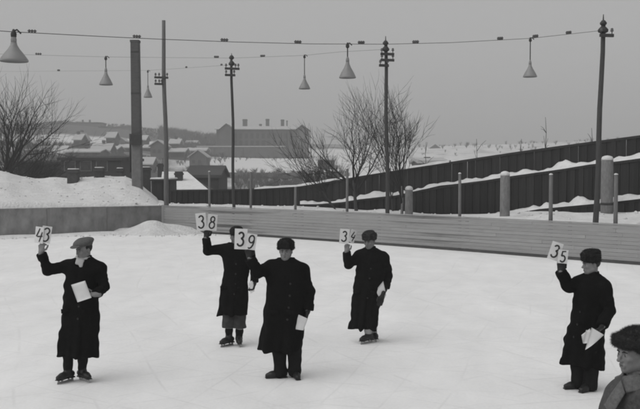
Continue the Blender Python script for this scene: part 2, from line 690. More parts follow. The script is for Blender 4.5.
# ------------------------------------------------------------------ rink boards
def boards_right():
    t = thing('rink_boards', 'long pale rink boards of weathered horizontal planks below the dark terrace', 'rink boards', RB[0])
    seg = [(RB[k], RB[k + 1]) for k in range(len(RB) - 1)]
    tot = sum((b - a).length for a, b in seg)
    def at(q):
        q = min(max(q, 0), tot)
        for a, b in seg:
            l = (b - a).length
            if q <= l + 1e-6: return a + (b - a) * (q / l)
            q -= l
        return RB[-1].copy()
    rows = 9
    ph = (BH - .09) / rows
    for r in range(rows):
        q = 0.0
        nxt = rnd.uniform(1.2, 4.0)
        while q < tot - .3:
            e = min(q + nxt, tot)
            if tot - e < .8: e = tot
            a, b = at(q), at(e)
            L_ = (b - a).length
            ang = math.atan2(b.y - a.y, b.x - a.x)
            hh = ph - rnd.uniform(.002, .005)
            n = 5
            v, f = [], []                                  # slightly warped plank
            wp = [rnd.uniform(-.003, .003) for _ in range(n + 1)]
            for k in range(n + 1):
                x = .002 + (L_ - .004) * k / n
                v += [(x, -.014, .003 + wp[k] * .5), (x, -.014, hh + wp[k] * .5), (x, .014, hh + wp[k] * .5), (x, .014, .003 + wp[k] * .5)]
            for k in range(n):
                for c in range(4):
                    f.append((4 * k + c, 4 * k + (c + 1) % 4, 4 * k + 4 + (c + 1) % 4, 4 * k + 4 + c))
            f += [(3, 2, 1, 0), tuple(4 * n + c for c in range(4))]
            o = link('plank', mesh('plank', v, [g[::-1] for g in f], M['board'], False), t, (a - RB[0]) + Vector((0, 0, .085 + r * ph)))
            o.rotation_euler = (rnd.uniform(-.015, .015), 0, ang)
            o.location += Vector((math.sin(ang), -math.cos(ang), 0)) * rnd.uniform(-.003, .003)
            q, nxt = e, rnd.uniform(3.2, 4.6)
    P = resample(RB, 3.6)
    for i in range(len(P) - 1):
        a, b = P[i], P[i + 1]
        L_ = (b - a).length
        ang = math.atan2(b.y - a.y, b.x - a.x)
        mb = MB().box((0, -.05, -.02), (L_, .02, .078))  # strip added to draw the dark shadow line at the foot of the boards
        o = link('shadow_strip', mesh('shadow_strip', mb.v, mb.f, M['gap_shade'], False), t, a - RB[0])
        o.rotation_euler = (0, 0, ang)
        mb = MB().box((0, -.035, BH), (L_ - .005, .075, BH + .03))
        o = link('top_rail', mesh('top_rail', mb.v, mb.f, M['board'], False), t, a - RB[0])
        o.rotation_euler = (0, 0, ang)
        mb = MB().box((-.05, .03, -.2), (.05, .09, BH - .01))
        o = link('stud', mesh('stud', mb.v, mb.f, M['post'], False), t, a - RB[0])
        o.rotation_euler = (0, 0, ang)


def boards_left():
    t = thing('rink_boards', 'darker stained panel boards below the high snow bank', 'rink boards', LB[0])
    P = resample(LB, 2.45)
    for i in range(len(P) - 1):
        b, a = P[i], P[i + 1]
        L_ = (b - a).length
        ang = math.atan2(b.y - a.y, b.x - a.x)
        mb = MB().box((.006, -.012, .02), (L_ - .006, .012, BH))
        o = link('panel', mesh('panel', mb.v, mb.f, M['board_dark'], False), t, a - LB[0])
        o.rotation_euler = (rnd.uniform(-.01, .01), 0, ang)
        mb = MB().box((0, -.03, BH + .003), (L_ - .004, .06, BH + .03))
        o = link('top_rail', mesh('top_rail', mb.v, mb.f, M['board_dark'], False), t, a - LB[0])
        o.rotation_euler = (0, 0, ang)
        mb = MB().box((-.05, .02, -.2), (.05, .1, BH - .02))
        o = link('stud', mesh('stud', mb.v, mb.f, M['post'], False), t, a - LB[0])
        o.rotation_euler = (0, 0, ang)
    mb = MB().box((-.05, -.06, 0), (.05, .04, BH + .05))
    link('corner_post', mesh('corner_post', mb.v, mb.f, M['board'], False), t)


boards_right()
boards_left()

# ------------------------------------------------------------------ terrace of dark plank walls
TOP_C = [(160, 190.8), (215, 190.2), (258, 189.5), (300, 187), (330, 182), (365, 176), (400, 170.5), (440, 164.5), (512, 153.5), (600, 141.5), (640, 136.5), (800, 114)]
TOP_B = [(160, 207), (300, 205), (330, 205), (360, 200), (395, 196.5), (412, 193), (440, 186.5), (475, 183), (512, 177), (563, 170), (590, 165.5), (610, 163.5), (640, 159.5), (800, 138)]
TOP_A = [(480, 220), (500, 217), (512, 214.5), (540, 210), (561, 208), (600, 204.5), (640, 200), (800, 180)]
BOT_C = [(160, 214), (300, 211), (800, 150)]


def plank_wall(label, line, top, bottom_z, px0, px1, w, cap=None):
    a, b = on_line(px0, line), on_line(px1, line)
    sub = [a] + [p for p in line if a.x < p.x < b.x] + [b]
    P = resample(sub, w)
    t = thing('plank_wall', label, 'wall', a)
    cell = None
    for i in range(len(P) - 1):
        p, q = P[i], P[i + 1]
        m_ = (p + q) / 2
        px = 320 + FPX * m_.x / m_.y
        zt = U(px, interp(px, top), m_.y).z + rnd.uniform(-.02, .035)
        L_ = (q - p).length
        ang = math.atan2(q.y - p.y, q.x - p.x)
        if cell is None:
            mb = MB().box((-.004, -.012, 0), (L_ + .004, .012, 1.0))
            cell = mesh('plank', mb.v, mb.f, M['tar'], False)
        o = link('plank', cell, t, p - a + Vector((0, 0, bottom_z)))
        o.location += Vector((math.sin(ang), -math.cos(ang), 0)) * ((.014 if i % 2 else -.014) + rnd.uniform(-.004, .004))
        o.rotation_euler = (0, rnd.uniform(-.002, .002), ang + rnd.uniform(-.03, .03))
        o.scale = (1, 1, zt - bottom_z)
    # rail along the top, following it
    S = resample(sub, 1.5)
    mb = MB()
    for i in range(len(S) - 1):
        e = []
        for p in (S[i], S[i + 1]):
            px = 320 + FPX * p.x / p.y
            e.append(Vector((p.x, p.y, U(px, interp(px, top), p.y).z - .05)) - a)
        n = Vector((-(e[1] - e[0]).y, (e[1] - e[0]).x, 0)).normalized() * .05
        v = [e[0] - n, e[1] - n, e[1] + n, e[0] + n]
        v = v + [p + Vector((0, 0, .09)) for p in v]
        mb.add(v, [(0, 3, 2, 1), (4, 5, 6, 7), (0, 1, 5, 4), (1, 2, 6, 5), (2, 3, 7, 6), (3, 0, 4, 7)])
    mb.build('top_rail', M['tar'], t)
    return t


plank_wall('tall dark plank wall along the back of the terrace', WALL_C, TOP_C, -1.0, 171, 760, .19)
plank_wall('dark plank wall below the upper snow ledge', WALL_B, TOP_B, -.8, 292, 760, .17)
plank_wall('low dark plank wall behind the two stout pillars', WALL_A, TOP_A, .2, 496, 760, .17)


def ledge_snow(label_line, front, back, top, px0, px1, hfun, seed):
    """snow lying on the tread between two walls"""
    a, b = on_line(px0, front), on_line(px1, front)
    sub = [a] + [p for p in front if a.x < p.x < b.x] + [b]
    P = resample(sub, .09)
    W, W2, W3 = Waves(seed, 1.8), Waves(seed + 1, 6.0), Waves(seed + 2, 15.0)
    v, f = [], []
    N = 8
    for p in P:
        px = 320 + FPX * p.x / p.y
        z = U(px, interp(px, top), p.y).z + .06
        q = on_line(px, back)
        d = (q - p)
        h = hfun(px)
        h = max(.012, .92 * h * (.35 + 1.15 * abs(float(W(np.array(p)))) + .45 * float(W2(np.array(p)))) + .03 * float(W3(np.array(p))))
        for j in range(N):
            u = j / (N - 1)
            s = p - d.normalized() * .07 + d * u
            e = [-.10, .45, .82, .95, 1, 1, 1, 1][j]
            zz = z + h * e
            s = s - d.normalized() * (.03 * float(W2(np.array([s.x * 2, s.y * 2, j * 1.]))) if 0 < j < 4 else 0)
            if 0 < j < 7: zz += .018 * float(W3(np.array([s.x, s.y, j * 2.])))
            v.append((s.x, s.y, zz if j else z - .02))
    for i in range(len(P) - 1):
        for j in range(N - 1):
            f.append((i * N + j, (i + 1) * N + j, (i + 1) * N + j + 1, i * N + j + 1))
    f.append(tuple(range(N)))
    f.append(tuple((len(P) - 1) * N + j for j in range(N - 1, -1, -1)))
    o = link('ledge_snow', mesh('ledge_snow', v, f, M['snow']))
    tag(o, kind='stuff')
    return o


HB = [(160, .03), (300, .05), (325, .02), (340, .12), (395, .10), (415, .10), (440, .12), (455, .05), (475, .17), (490, .20), (500, .09), (515, .14), (522, .26), (540, .22), (555, .2), (565, .22), (576, .07), (590, .16), (600, .2), (640, .15), (760, .15)]
tag(ledge_snow('', WALL_B, WALL_C, TOP_B, 300, 755, lambda p: interp(p, HB), 51), 'lumpy snow lying along the upper ledge of the dark plank walls', 'snow')
HA = [(480, .05), (520, .08), (545, .2), (558, .1), (570, .05), (578, .16), (590, .05), (610, .05), (625, .2), (640, .13), (760, .15)]
tag(ledge_snow('', WALL_A, WALL_B, TOP_A, 494, 755, lambda p: interp(p, HA), 55), 'lumpy snow lying along the lowest ledge by the thick round pillar', 'snow')


def rim_snow():
    a, b = on_line(255, WALL_C), on_line(450, WALL_C)
    sub = [a] + [p for p in WALL_C if a.x < p.x < b.x] + [b]
    P = resample(sub, .3)
    for p in P:
        px = 320 + FPX * p.x / p.y
        p.z = U(px, interp(px, TOP_C), p.y).z + .055
    return P


P = rim_snow()
o = link('rim_snow', snow_strip('rim_snow', P, [.16] * len(P), [.05 + .03 * math.sin(i * .8) ** 2 for i in range(len(P))], 58, M['snow'], .012, 7))
tag(o, 'thin snow rim on the top rail of the tall dark wall', 'snow', kind='stuff')


# ------------------------------------------------------------------ posts, pillars and poles
POSTL = offset_line(RB, .16)
ORD = ['at the corner end of the boards', 'second along from the corner of the boards', 'third along from the corner of the boards', 'beside the bare tree with the wide crown',
       'beside the short dark pillar', 'between the two stout pillars']
for i, (px, pt) in enumerate(((209.5, 172), (250.5, 172), (295, 187), (347, 169), (460, 174), (551, 175), (616, 175))):
    p = on_line(px, POSTL)
    h = U(px, pt, p.y).z
    lab = ['slim bare post standing before the small snowy roof', 'slim grey post below the long brick building', 'short grey post left of the bare tree clump',
           'slim grey post with pale top before the bare tree trunk', 'slim grey post between two stout pillars of the terrace',
           'slim grey post beside the low wall end', 'slim grey post next to the thick round pillar'][i]
    t = thing('fence_post', lab, 'post', (p.x, p.y, 0), 'posts behind the rink boards')
    w = .066 if px > 500 else .055
    lean = rnd.uniform(-.015, .015)
    MB().tube([(0, 0, -.2), (lean * h * .5, 0, h * .5), (lean * h, 0, h)], [w, w * .93, w * .86], 8).build('shaft', M['post'], t, True)
    MB().tube([(lean * h, 0, h + .002), (lean * h, 0, h + .035), (lean * h, 0, h + .05)], [w * .95, w * .8, w * .2], 8).build('snow_cap', M['snow'], t, True)

for px, pt, w, off, lab, hz in ((409, 188.5, .15, 2.2, 'short stout grey pillar beside the forked pale tree', .25), (505, 174, .17, 2.0, 'stout square-shouldered grey pillar with a snow cap', .35),
                            (607, 158.5, .20, 3.6, 'tall thick round pillar with a snow cap beside the utility pole', 1.0)):
    L_ = offset_line(RB, off)
    p = on_line(px, L_)
    zt = U(px, pt, p.y).z
    t = thing('terrace_pillar', lab, 'pillar', (p.x, p.y, hz), 'stout pillars on the terrace')
    h = zt - hz
    mb = MB()
    rr = [(w * 1.02, -.3), (w * 1.02, h * .3), (w, h * .6), (w * .96, h - .08), (w * .8, h - .01), (w * .3, h)]
    mb.lathe(rr, n=14).build('shaft', M['pillar'], t, True)
    MB().lathe([(w * .95, h - .055), (w * .98, h - .01), (w * .8, h + .06), (w * .4, h + .09), (w * .05, h + .1)], n=14).build('snow_cap', M['snow'], t, True)
    if px > 600:
        MB().lathe([(w * 1.04, .5), (w * 1.06, .52), (w * 1.06, .56), (w * 1.04, .58)], n=14).build('strap', M['iron'], t, True)


def insulator(c, parent, s=1.0, up=1):
    mb = MB()
    mb.lathe([(.012 * s, 0), (.012 * s, .05 * s), (.035 * s, .05 * s), (.04 * s, .075 * s), (.028 * s, .09 * s), (.034 * s, .11 * s), (.02 * s, .13 * s)], c, 10)
    return mb.build('insulator', M['porcelain'], parent, True)


def pole(pxb, D, px_top, py_top, r0, r1, label, arms=(), knobs=(), m='pole', zb=.3, spike=True):
    """wooden utility pole; arms = (py, half-left, half-right) crossarms with insulators"""
    b = U(pxb, 200, D)
    b.z = zb
    top = U(px_top, py_top, D)
    t = thing('utility_pole', label, 'utility pole', b, 'utility poles behind the boards')
    d = top - b
    pts_ = [d * (i / 8) + Vector((.02 * math.sin(i * 1.3 + pxb), .02 * math.cos(i + pxb), 0)) for i in range(9)]
    pts_[0] = pts_[0] - Vector((0, 0, .6))
    MB().tube(pts_, [r0 + (r1 - r0) * i / 8 for i in range(9)], 12).build('shaft', M[m], t, True)
    for py, l, r in arms:
        k = (U(px_top, py, D).z - b.z) / d.z
        c = d * k
        o = MB().bbox((-l, -.05, -.045), (r, .05, .045), .01).build('crossarm', M['iron'], t)
        o.location = c + Vector((0, -r1 - .055, 0))
        o.rotation_euler = (0, .03, 0)
        for x in [-l + .05, r - .05] + ([-l * .5] if l > .3 else []) + ([r * .5] if r > .3 else []):
            insulator(c + Vector((x, -r1 - .055, .047)), t, 1.25)
    for py, s in knobs:
        k = (U(px_top, py, D).z - b.z) / d.z
        c = d * k
        MB().lathe([(r1 * .9, -.09 * s), (r1 * 1.9 * s, -.05 * s), (r1 * 2.0 * s, .0), (r1 * 1.4 * s, .05 * s), (r1 * .8, .09 * s)], c, 12).build('collar', M['iron'], t, True)
    if spike:
        MB().tube([d * .995, d + Vector((0, 0, .28))], [.03, .012], 8).build('spike', M['iron'], t, True)
    return t, b, d


D163 = on_line(165, offset_line(RB, 1.3)).y
D232 = on_line(233, offset_line(RB, 1.0)).y
D386 = on_line(387, offset_line(RB, 1.0)).y
D601 = on_line(596, offset_line(RB, .7)).y
pole(167, D163, 163.2, 20.5, .115, .08, 'tall wooden pole with side brackets beside the broad masonry column', ((78, .42, .2), (84.5, .42, -.05)), (), 'pole_lit', .5, False)
pole(234, D232, 231.6, 60, .07, .055, 'thin dark pole with two crossarms before the long brick building', ((69, .28, .34), (75.5, .28, .16)), ((57.5, 1), (63.5, 1.2)))
pole(388, D386, 385.6, 44, .08, .06, 'dark pole with two crossarms rising between the bare trees', ((54.5, .2, .3), (60.5, .2, .3), (66, .26, .1)), ((43, .9), (49, 1.15)))
pole(595.5, D601, 603.3, 24, .09, .065, 'leaning dark pole beside the thick round pillar', ((36, .13, .28),), ((23, .8), (30, 1.2)))


def column():
    D = 44.0
    b = U(137.5, 187, D)
    top = U(135.2, 40.5, D)
    t = thing('masonry_column', 'broad square masonry column rising from the snow bank', 'column', b)
    d = top - b
    zsplit = (U(137, 140, D).z - b.z) / d.z
    def sec(k, w): return [(d * k + Vector((sx * w, sy * w, 0))) for sx, sy in ((-1, -1), (1, -1), (1, 1), (-1, 1))]
    def prism(k0, k1, w0, w1, bv=.03):
        def ring(k, w):
            c = d * k
            return [c + Vector(p) for p in ((-w + bv, -w, 0), (w - bv, -w, 0), (w, -w + bv, 0), (w, w - bv, 0), (w - bv, w, 0), (-w + bv, w, 0), (-w, w - bv, 0), (-w, -w + bv, 0))]
        v = ring(k0, w0) + ring(k1, w1)
        f = [tuple(range(7, -1, -1)), tuple(range(8, 16))] + [(i, (i + 1) % 8, 8 + (i + 1) % 8, 8 + i) for i in range(8)]
        mb = MB(); mb.add(v, f)
        return mb
    prism(-.08, zsplit, .235, .235).build('base', M['columnbase'], t)
    prism(zsplit + .001, .985, .225, .205).build('shaft', M['column'], t)
    prism(.9855, 1.0, .225, .225).build('cap', M['column'], t)
    for i in range(3):
        k = zsplit + .03 + .28 * i
        prism(k, k + .012, .232 - .012 * i, .232 - .012 * i).build('band', M['iron'], t)
    c = d * zsplit
    MB().bbox((-.22, -.42, -.25), (.30, -.245, .28), .02).build('switch_box', M['iron'], t, False, c)
    MB().tube([c + Vector((-.30, -.1, .3)), c + Vector((-.30, -.1, -1.6))], .05, 8).build('conduit', M['iron'], t, True)


column()

# ------------------------------------------------------------------ overhead wires and hanging lamps
ISO_LAB = 'spool'


def wire_pts(path):
    return [U(px, py, D) for px, py, D in path]


def catenary(P, n=10, sag=.0):
    out = []
    for i in range(len(P) - 1):
        for k in range(n):
            u = k / n
            q = P[i] + (P[i + 1] - P[i]) * u
            q.z -= sag * 4 * u * (1 - u)
            out.append(q)
    out.append(P[-1])
    return out


def spool_cluster(c, direction, parent, n=3, s=1.0):
    mb = MB()
    d = direction.normalized()
    for i in range(n):
        p = c + d * ((i - (n - 1) / 2) * .095 * s)
        mb.lathe([(.012 * s, -.01), (.034 * s, .0), (.04 * s, .03 * s), (.022 * s, .05 * s), (.038 * s, .075 * s), (.02 * s, .1 * s)], p, 8)
    mb.tube([c - d * .15 * s + Vector((0, 0, .055 * s)), c + d * .15 * s + Vector((0, 0, .055 * s))], .018 * s, 6)
    return mb.build('insulator_cluster', M['porcelain'], parent, True)


def wire(label, path, r, clusters, s=1.0, sag=.0):
    P = wire_pts(path)
    base = P[0].copy()
    t = thing('overhead_wire', label, 'wire', base, 'wires strung over the rink')
    C = catenary(P, 8, sag)
    MB().tube([p - base for p in C], r, 6).build('strand', M['wire'], t, True)
    for px in clusters:
        for a, b in zip(C[:-1], C[1:]):
            xa, xb = 320 + FPX * a.x / a.y, 320 + FPX * b.x / b.y
            if xa <= px < xb:
                u = (px - xa) / (xb - xa)
                spool_cluster(a + (b - a) * u - base + Vector((0, 0, .005)), b - a, t, 3, s * (a.y / 25))
    return C


def plan_D(px, a, b):
    """depth on the straight plan line a-b (px, D) for a column"""
    A, B = Vector(((a[0] - 320) / FPX * a[1], a[1], 0)), Vector(((b[0] - 320) / FPX * b[1], b[1], 0))
    return on_line(px, [A, B]).y


W1A, W1B = (14, 15.2), (603, D601 - .1)
W1 = [(-150, 22), (-60, 27), (14, 32), (100, 36.5), (160, 39.3), (232, 42), (310, 44), (386, 44.3), (450, 42.8), (530, 38.5), (603, 30.5)]
W1 = [(px, py, plan_D(px, W1A, W1B)) for px, py in W1]
wire('thick near wire running from a near lamp to the leaning pole', W1, .006, (34, 138, 225, 298, 361, 415, 499, 534, 567), .85)
W2 = [(-120, 52), (-20, 53.5), (106, 57), (163, 57.6), (232, 58.2), (304, 55.5), (340, 52), (385, 49.5)]
W2 = [(px, py, {163: D163, 232: D232, 385: D386}.get(px, 39 if px < 163 else np.interp(px, [163, 232, 385], [D163, D232, D386]))) for px, py in W2]
wire('thin wire strung between the poles with two small lamps', W2, .0045, (40, 217, 263), .6)
W3 = [(-120, 71), (20, 71.5), (148, 70.5), (180, 68.5), (230, 65)]
W3 = [(px, py, np.interp(px, [-120, 148, 230], [70, 48, D232])) for px, py in W3]
wire('faint lower wire running back to the smallest lamp', W3, .004, (60, 187, 222), .45)


def lamp(px, py0, py1, wpx, D, label, neck):
    """enamel cone lamp: py0 = hook on the wire, py1 = rim"""
    a, b = U(px, py0, D), U(px, py1, D)
    R = wpx * D / FPX / 2
    h = a.z - b.z
    t = thing('hanging_lamp', label, 'lamp', b, 'cone lamps hung over the rink')
    cone = neck * h
    k = R / .25
    prof = [(R * .99, 0), (R, .012 * k), (R * .98, .03 * k), (R * .72, cone * .36), (R * .40, cone * .66), (R * .24, cone * .86), (R * .2, cone)]
    mb = MB()
    n = 24
    inner = [(r - .006, z - .004) for r, z in prof]
    v, f = [], []
    for r, z in prof + inner[::-1]:
        for i in range(n):
            w = 2 * math.pi * i / n
            v.append((r * math.cos(w), r * math.sin(w), z))
    m_ = len(prof) * 2
    for j in range(m_ - 1):
        for i in range(n):
            f.append((j * n + i, j * n + (i + 1) % n, (j + 1) * n + (i + 1) % n, (j + 1) * n + i))
    for i in range(n):
        f.append(((m_ - 1) * n + i, (m_ - 1) * n + (i + 1) % n, (i + 1) % n, i))
    mb.add(v, f)
    mb.build('shade', M['enamel'], t, True)
    MB().lathe([(R * .2, cone - .003), (R * .21, cone + .05 * k), (R * .15, cone + .12 * k), (R * .08, cone + .15 * k)], n=12).build('socket', M['enamel'], t, True)
    MB().tube([(0, 0, cone + .14 * k), (0, 0, h - .04)], .018 * k, 6).build('stem', M['iron'], t, True)
    MB().lathe([(.02, h - .10 * k), (.05 * k, h - .08 * k), (.055 * k, h - .02), (.03 * k, h + .03 * k), (.015, h + .06 * k)], n=8).build('hanger', M['iron'], t, True)
    MB().tube([(-.02, 0, h + .01), (.06 * k, 0, h + .05 * k), (.13 * k, 0, h - .02 * k)], .016 * k, 6).build('feed_cable', M['iron'], t, True)
    MB().lathe([(.02, cone * .75), (.05 * k, cone * .55), (.07 * k, cone * .3), (.045 * k, cone * .14), (.01, cone * .1)], n=12).build('bulb', M['lampglass'], t, True)


def wd(px, path):
    return float(np.interp(px, [p[0] for p in path], [p[2] for p in path])), float(np.interp(px, [p[0] for p in path], [p[1] for p in path]))


for px, py1, wpx, path, lab, neck in (
        (14, 61.5, 28, W1, 'largest cone lamp, hung over the spreading bare tree', .66), (347.5, 78, 17, W1, 'cone lamp hung on the thick wire above the bare trees', .48),
        (530, 77, 14, W1, 'long-stemmed cone lamp beside the leaning pole', .33), (106, 85, 13.5, W2, 'small cone lamp beside the broad masonry column', .48),
        (304.5, 89, 11.5, W2, 'small long-stemmed cone lamp above the long brick building', .33), (148, 97.5, 8.6, W3, 'smallest cone lamp between column and tall pole', .38)):
    D, py = wd(px, path)
    lamp(px, py + .6, py1, wpx, D, lab, neck)


# ------------------------------------------------------------------ bare trees
def grow(seed, base, height, lean, spread, levels, trunk_r, first=.35, nlimb=4, up=.25, aim=None, density=1.0):
    """returns (trunk mesh builder, crown mesh builder)"""
    r = random.Random(seed)
    trunk, crown = MB(), MB()

    def limb(p, d, length, rad, lev):
        n = 5 if lev < 2 else (4 if lev < 4 else 3)
        pts_, rads = [p.copy()], [rad]
        q = p.copy()
        dd = d.copy()
        tip = rad * (.62 if lev < levels else .35)
        for i in range(n):
            dd = (dd + Vector((r.uniform(-1, 1), r.uniform(-1, 1), r.uniform(-.6, 1) + up)) * (.13 if lev < 3 else .2)).normalized()
            q = q + dd * (length / n)
            pts_.append(q.copy())
            rads.append(rad + (tip - rad) * (i + 1) / n)
        (trunk if lev == 0 else crown).tube(pts_, rads, 8 if lev < 1 else (6 if lev < 2 else (4 if lev < 3 else 3)), lev < 2)
        if lev >= levels: return
        k = nlimb if lev == 0 else max(1, int(round((3.0 + r.random()) * density)))
        for j in range(k):
            u = (.55 + .45 * (j + r.random() * .6) / k) if lev == 0 else (.25 + .75 * (j + .6 * r.random()) / k)
            u = min(u, 1.0)
            i0 = min(int(u * n), n - 1)
            s = pts_[i0] + (pts_[i0 + 1] - pts_[i0]) * (u * n - i0)
            ax = Vector((r.uniform(-1, 1), r.uniform(-1, 1), r.uniform(-1, 1)))
            ax = ax.cross(dd)
            if ax.length < .1: ax = Vector((1, 0, 0)).cross(dd)
            ax.normalize()
            a = spread * r.uniform(.6, 1.25)
            nd = Matrix.Rotation(a, 3, ax) @ dd
            if lev == 0 and aim: nd = (nd + aim * .6).normalized()
            nd = (nd + Vector((0, 0, up))).normalized()
            limb(s, nd, length * r.uniform(.6, .95), max(.0065, rads[i0] * r.uniform(.5, .68)), lev + 1)
        # leader
        nd = (dd + Vector((r.uniform(-.25, .25), r.uniform(-.25, .25), .1))).normalized()
        limb(q, nd, length * r.uniform(.66, .82), max(.0065, tip * .9), lev + 1)

    limb(Vector((0, 0, 0)), lean.normalized(), height * first, trunk_r, 0)
    return trunk, crown


def tree(name, label, base, *a, bark='bark', group='bare trees round the rink', **k):
    t = thing(name, label, 'tree', base, group)
    tr, cr = grow(a[0], base, *a[1:], **k)
    tr.build('trunk', M[bark], t, True)
    cr.build('crown', M['twig'], t, True)
    return t


p = U(-8, 178, 49.0)
tree('bare_tree', 'large spreading bare tree beyond the snow bank', (p.x, p.y, .3), 8, 18.0, Vector((.32, 0, 1)), .6, 5, .17, first=.14, nlimb=7, up=.02, density=.68)
p = U(2, 176, 52.0)
tree('bare_tree', 'smaller bare tree with low branches beside the spreading tree', (p.x, p.y, .0), 15, 11.0, Vector((.7, 0, 1)), .5, 5, .09, first=.18, nlimb=5, up=.03, density=.6)
DT = on_line(357, offset_line(RB, 3.6)).y
p = U(357, 205, DT)
tree('bare_tree', 'bare tree with wide crown beside the dark crossarm pole', (p.x, p.y, .5), 61, 12.5, Vector((-.06, 0, 1)), .62, 5, .085, first=.14, nlimb=6, up=.03, density=.62)
p = U(345, 205, DT + 1)
tree('bare_tree', 'leaning thin bare tree beside the wide-crowned one', (p.x, p.y, .5), 66, 6.2, Vector((-.75, 0, 1)), .5, 4, .045, first=.26, nlimb=4, up=.04, density=.6)
DT2 = on_line(402, offset_line(RB, 2.2)).y
p = U(401, 213, DT2)
tree('bare_tree', 'slender pale-trunked bare tree forking right of the pole', (p.x, p.y, .4), 73, 7.2, Vector((.12, 0, 1)), .5, 5, .065, bark='bark_pale', first=.23, nlimb=5, up=.05, density=.55)
p = U(394, 210, DT2 + 1.0)
tree('bare_tree', 'thin dark bare sapling just right of the pole', (p.x, p.y, .4), 79, 6.6, Vector((.05, 0, 1)), .34, 4, .036, first=.3, nlimb=4, up=.08, density=.55)


def shrub(name, label, px, py, D, h, n, seed, spread=.5, group='bare shrubs', zb=None):
    r = random.Random(seed)
    b = U(px, py, D)
    if zb is not None: b.z = zb
    t = thing(name, label, 'shrub', b, group)
    mb = MB()
    for i in range(n):
        a = r.uniform(0, 6.283)
        d = Vector((math.cos(a) * spread * r.random() * 1.5, math.sin(a) * spread * r.random() * 1.5, 1)).normalized()
        L_ = h * r.uniform(.55, 1.0)
        p0 = Vector((r.uniform(-.3, .3) * h * .4, r.uniform(-.3, .3) * h * .4, -.2))
        q = p0 + d * L_ * .55
        e = q + (d + Vector((r.uniform(-.3, .3), r.uniform(-.3, .3), .1))).normalized() * L_ * .45
        mb.tube([p0, q, e], [.018, .012, .005], 3, False)
        for j in range(5):
            s = p0 + (q - p0) * r.uniform(.3, 1) if j < 2 else q + (e - q) * r.uniform(0, .9)
            dd = (d + Vector((r.uniform(-1, 1), r.uniform(-1, 1), r.uniform(-.2, .5))) * .8).normalized()
            mb.tube([s, s + dd * L_ * r.uniform(.12, .3)], [.009, .004], 3, False)
    mb.build('stems', M['twig'], t, True)


for i, (px, py, D, h, n) in enumerate(((312, 190, 62, 2.2, 60), (332, 188, 60, 2.5, 60))):
    shrub('bare_shrub', ['dense dark bare thicket behind the wall below the wide-crowned tree', 'taller dark bare thicket close behind the post with pale top',
          'thin bare thicket behind the wall by the short post'][i], px, py, D, h, n, 60 + i)
for i, (px, py, D, h, n) in enumerate(((12, 178, 55, 2.0, 90), (34, 178, 56, 1.6, 80), (48, 178, 58, 1.2, 60))):
    shrub('bare_shrub', ['dense dark shrub below the spreading bare tree', 'dark shrub between spreading tree and low dark house', 'low thin shrub near the low dark house'][i],
          px, py, D, h, n, 70 + i, .7)
for i, (px, D, pt) in enumerate(((545.5, 41, 117), (476, 44, 139), (590, 39, 128), (428, 47, 142), (520, 42, 139))):
    b = on_line(px, offset_line(RB, 12.0))
    z1 = U(px, pt, b.y).z
    t = thing('bare_sapling', ['tall whip-like sapling above the terrace wall', 'thin straight sapling above the wall near the small chimney', 'thin sapling behind the leaning pole',
              'thin sapling behind the wall by the small chimney', 'short whip-like sapling above the terrace wall'][i], 'sapling', (b.x, b.y, .0), 'saplings behind the terrace wall')
    mb = MB()
    r = random.Random(80 + i)
    q = Vector((0, 0, 0)); pts_ = [q.copy()]
    for k in range(7):
        q = q + Vector((r.uniform(-.06, .06), r.uniform(-.06, .06), z1 / 7)); pts_.append(q.copy())
    mb.tube(pts_, [.03 - .003 * k for k in range(8)], 5)
    for k in range(7 if i else 11):
        s = pts_[3 + k % 4]
        e = s + Vector((r.uniform(-.5, .5), r.uniform(-.4, .4), r.uniform(.15, .6)))
        mb.tube([s, (s + e) / 2 + Vector((0, 0, .06)), e], [.012, .009, .005], 4)
    mb.build('stem', M['twig'], t, True)


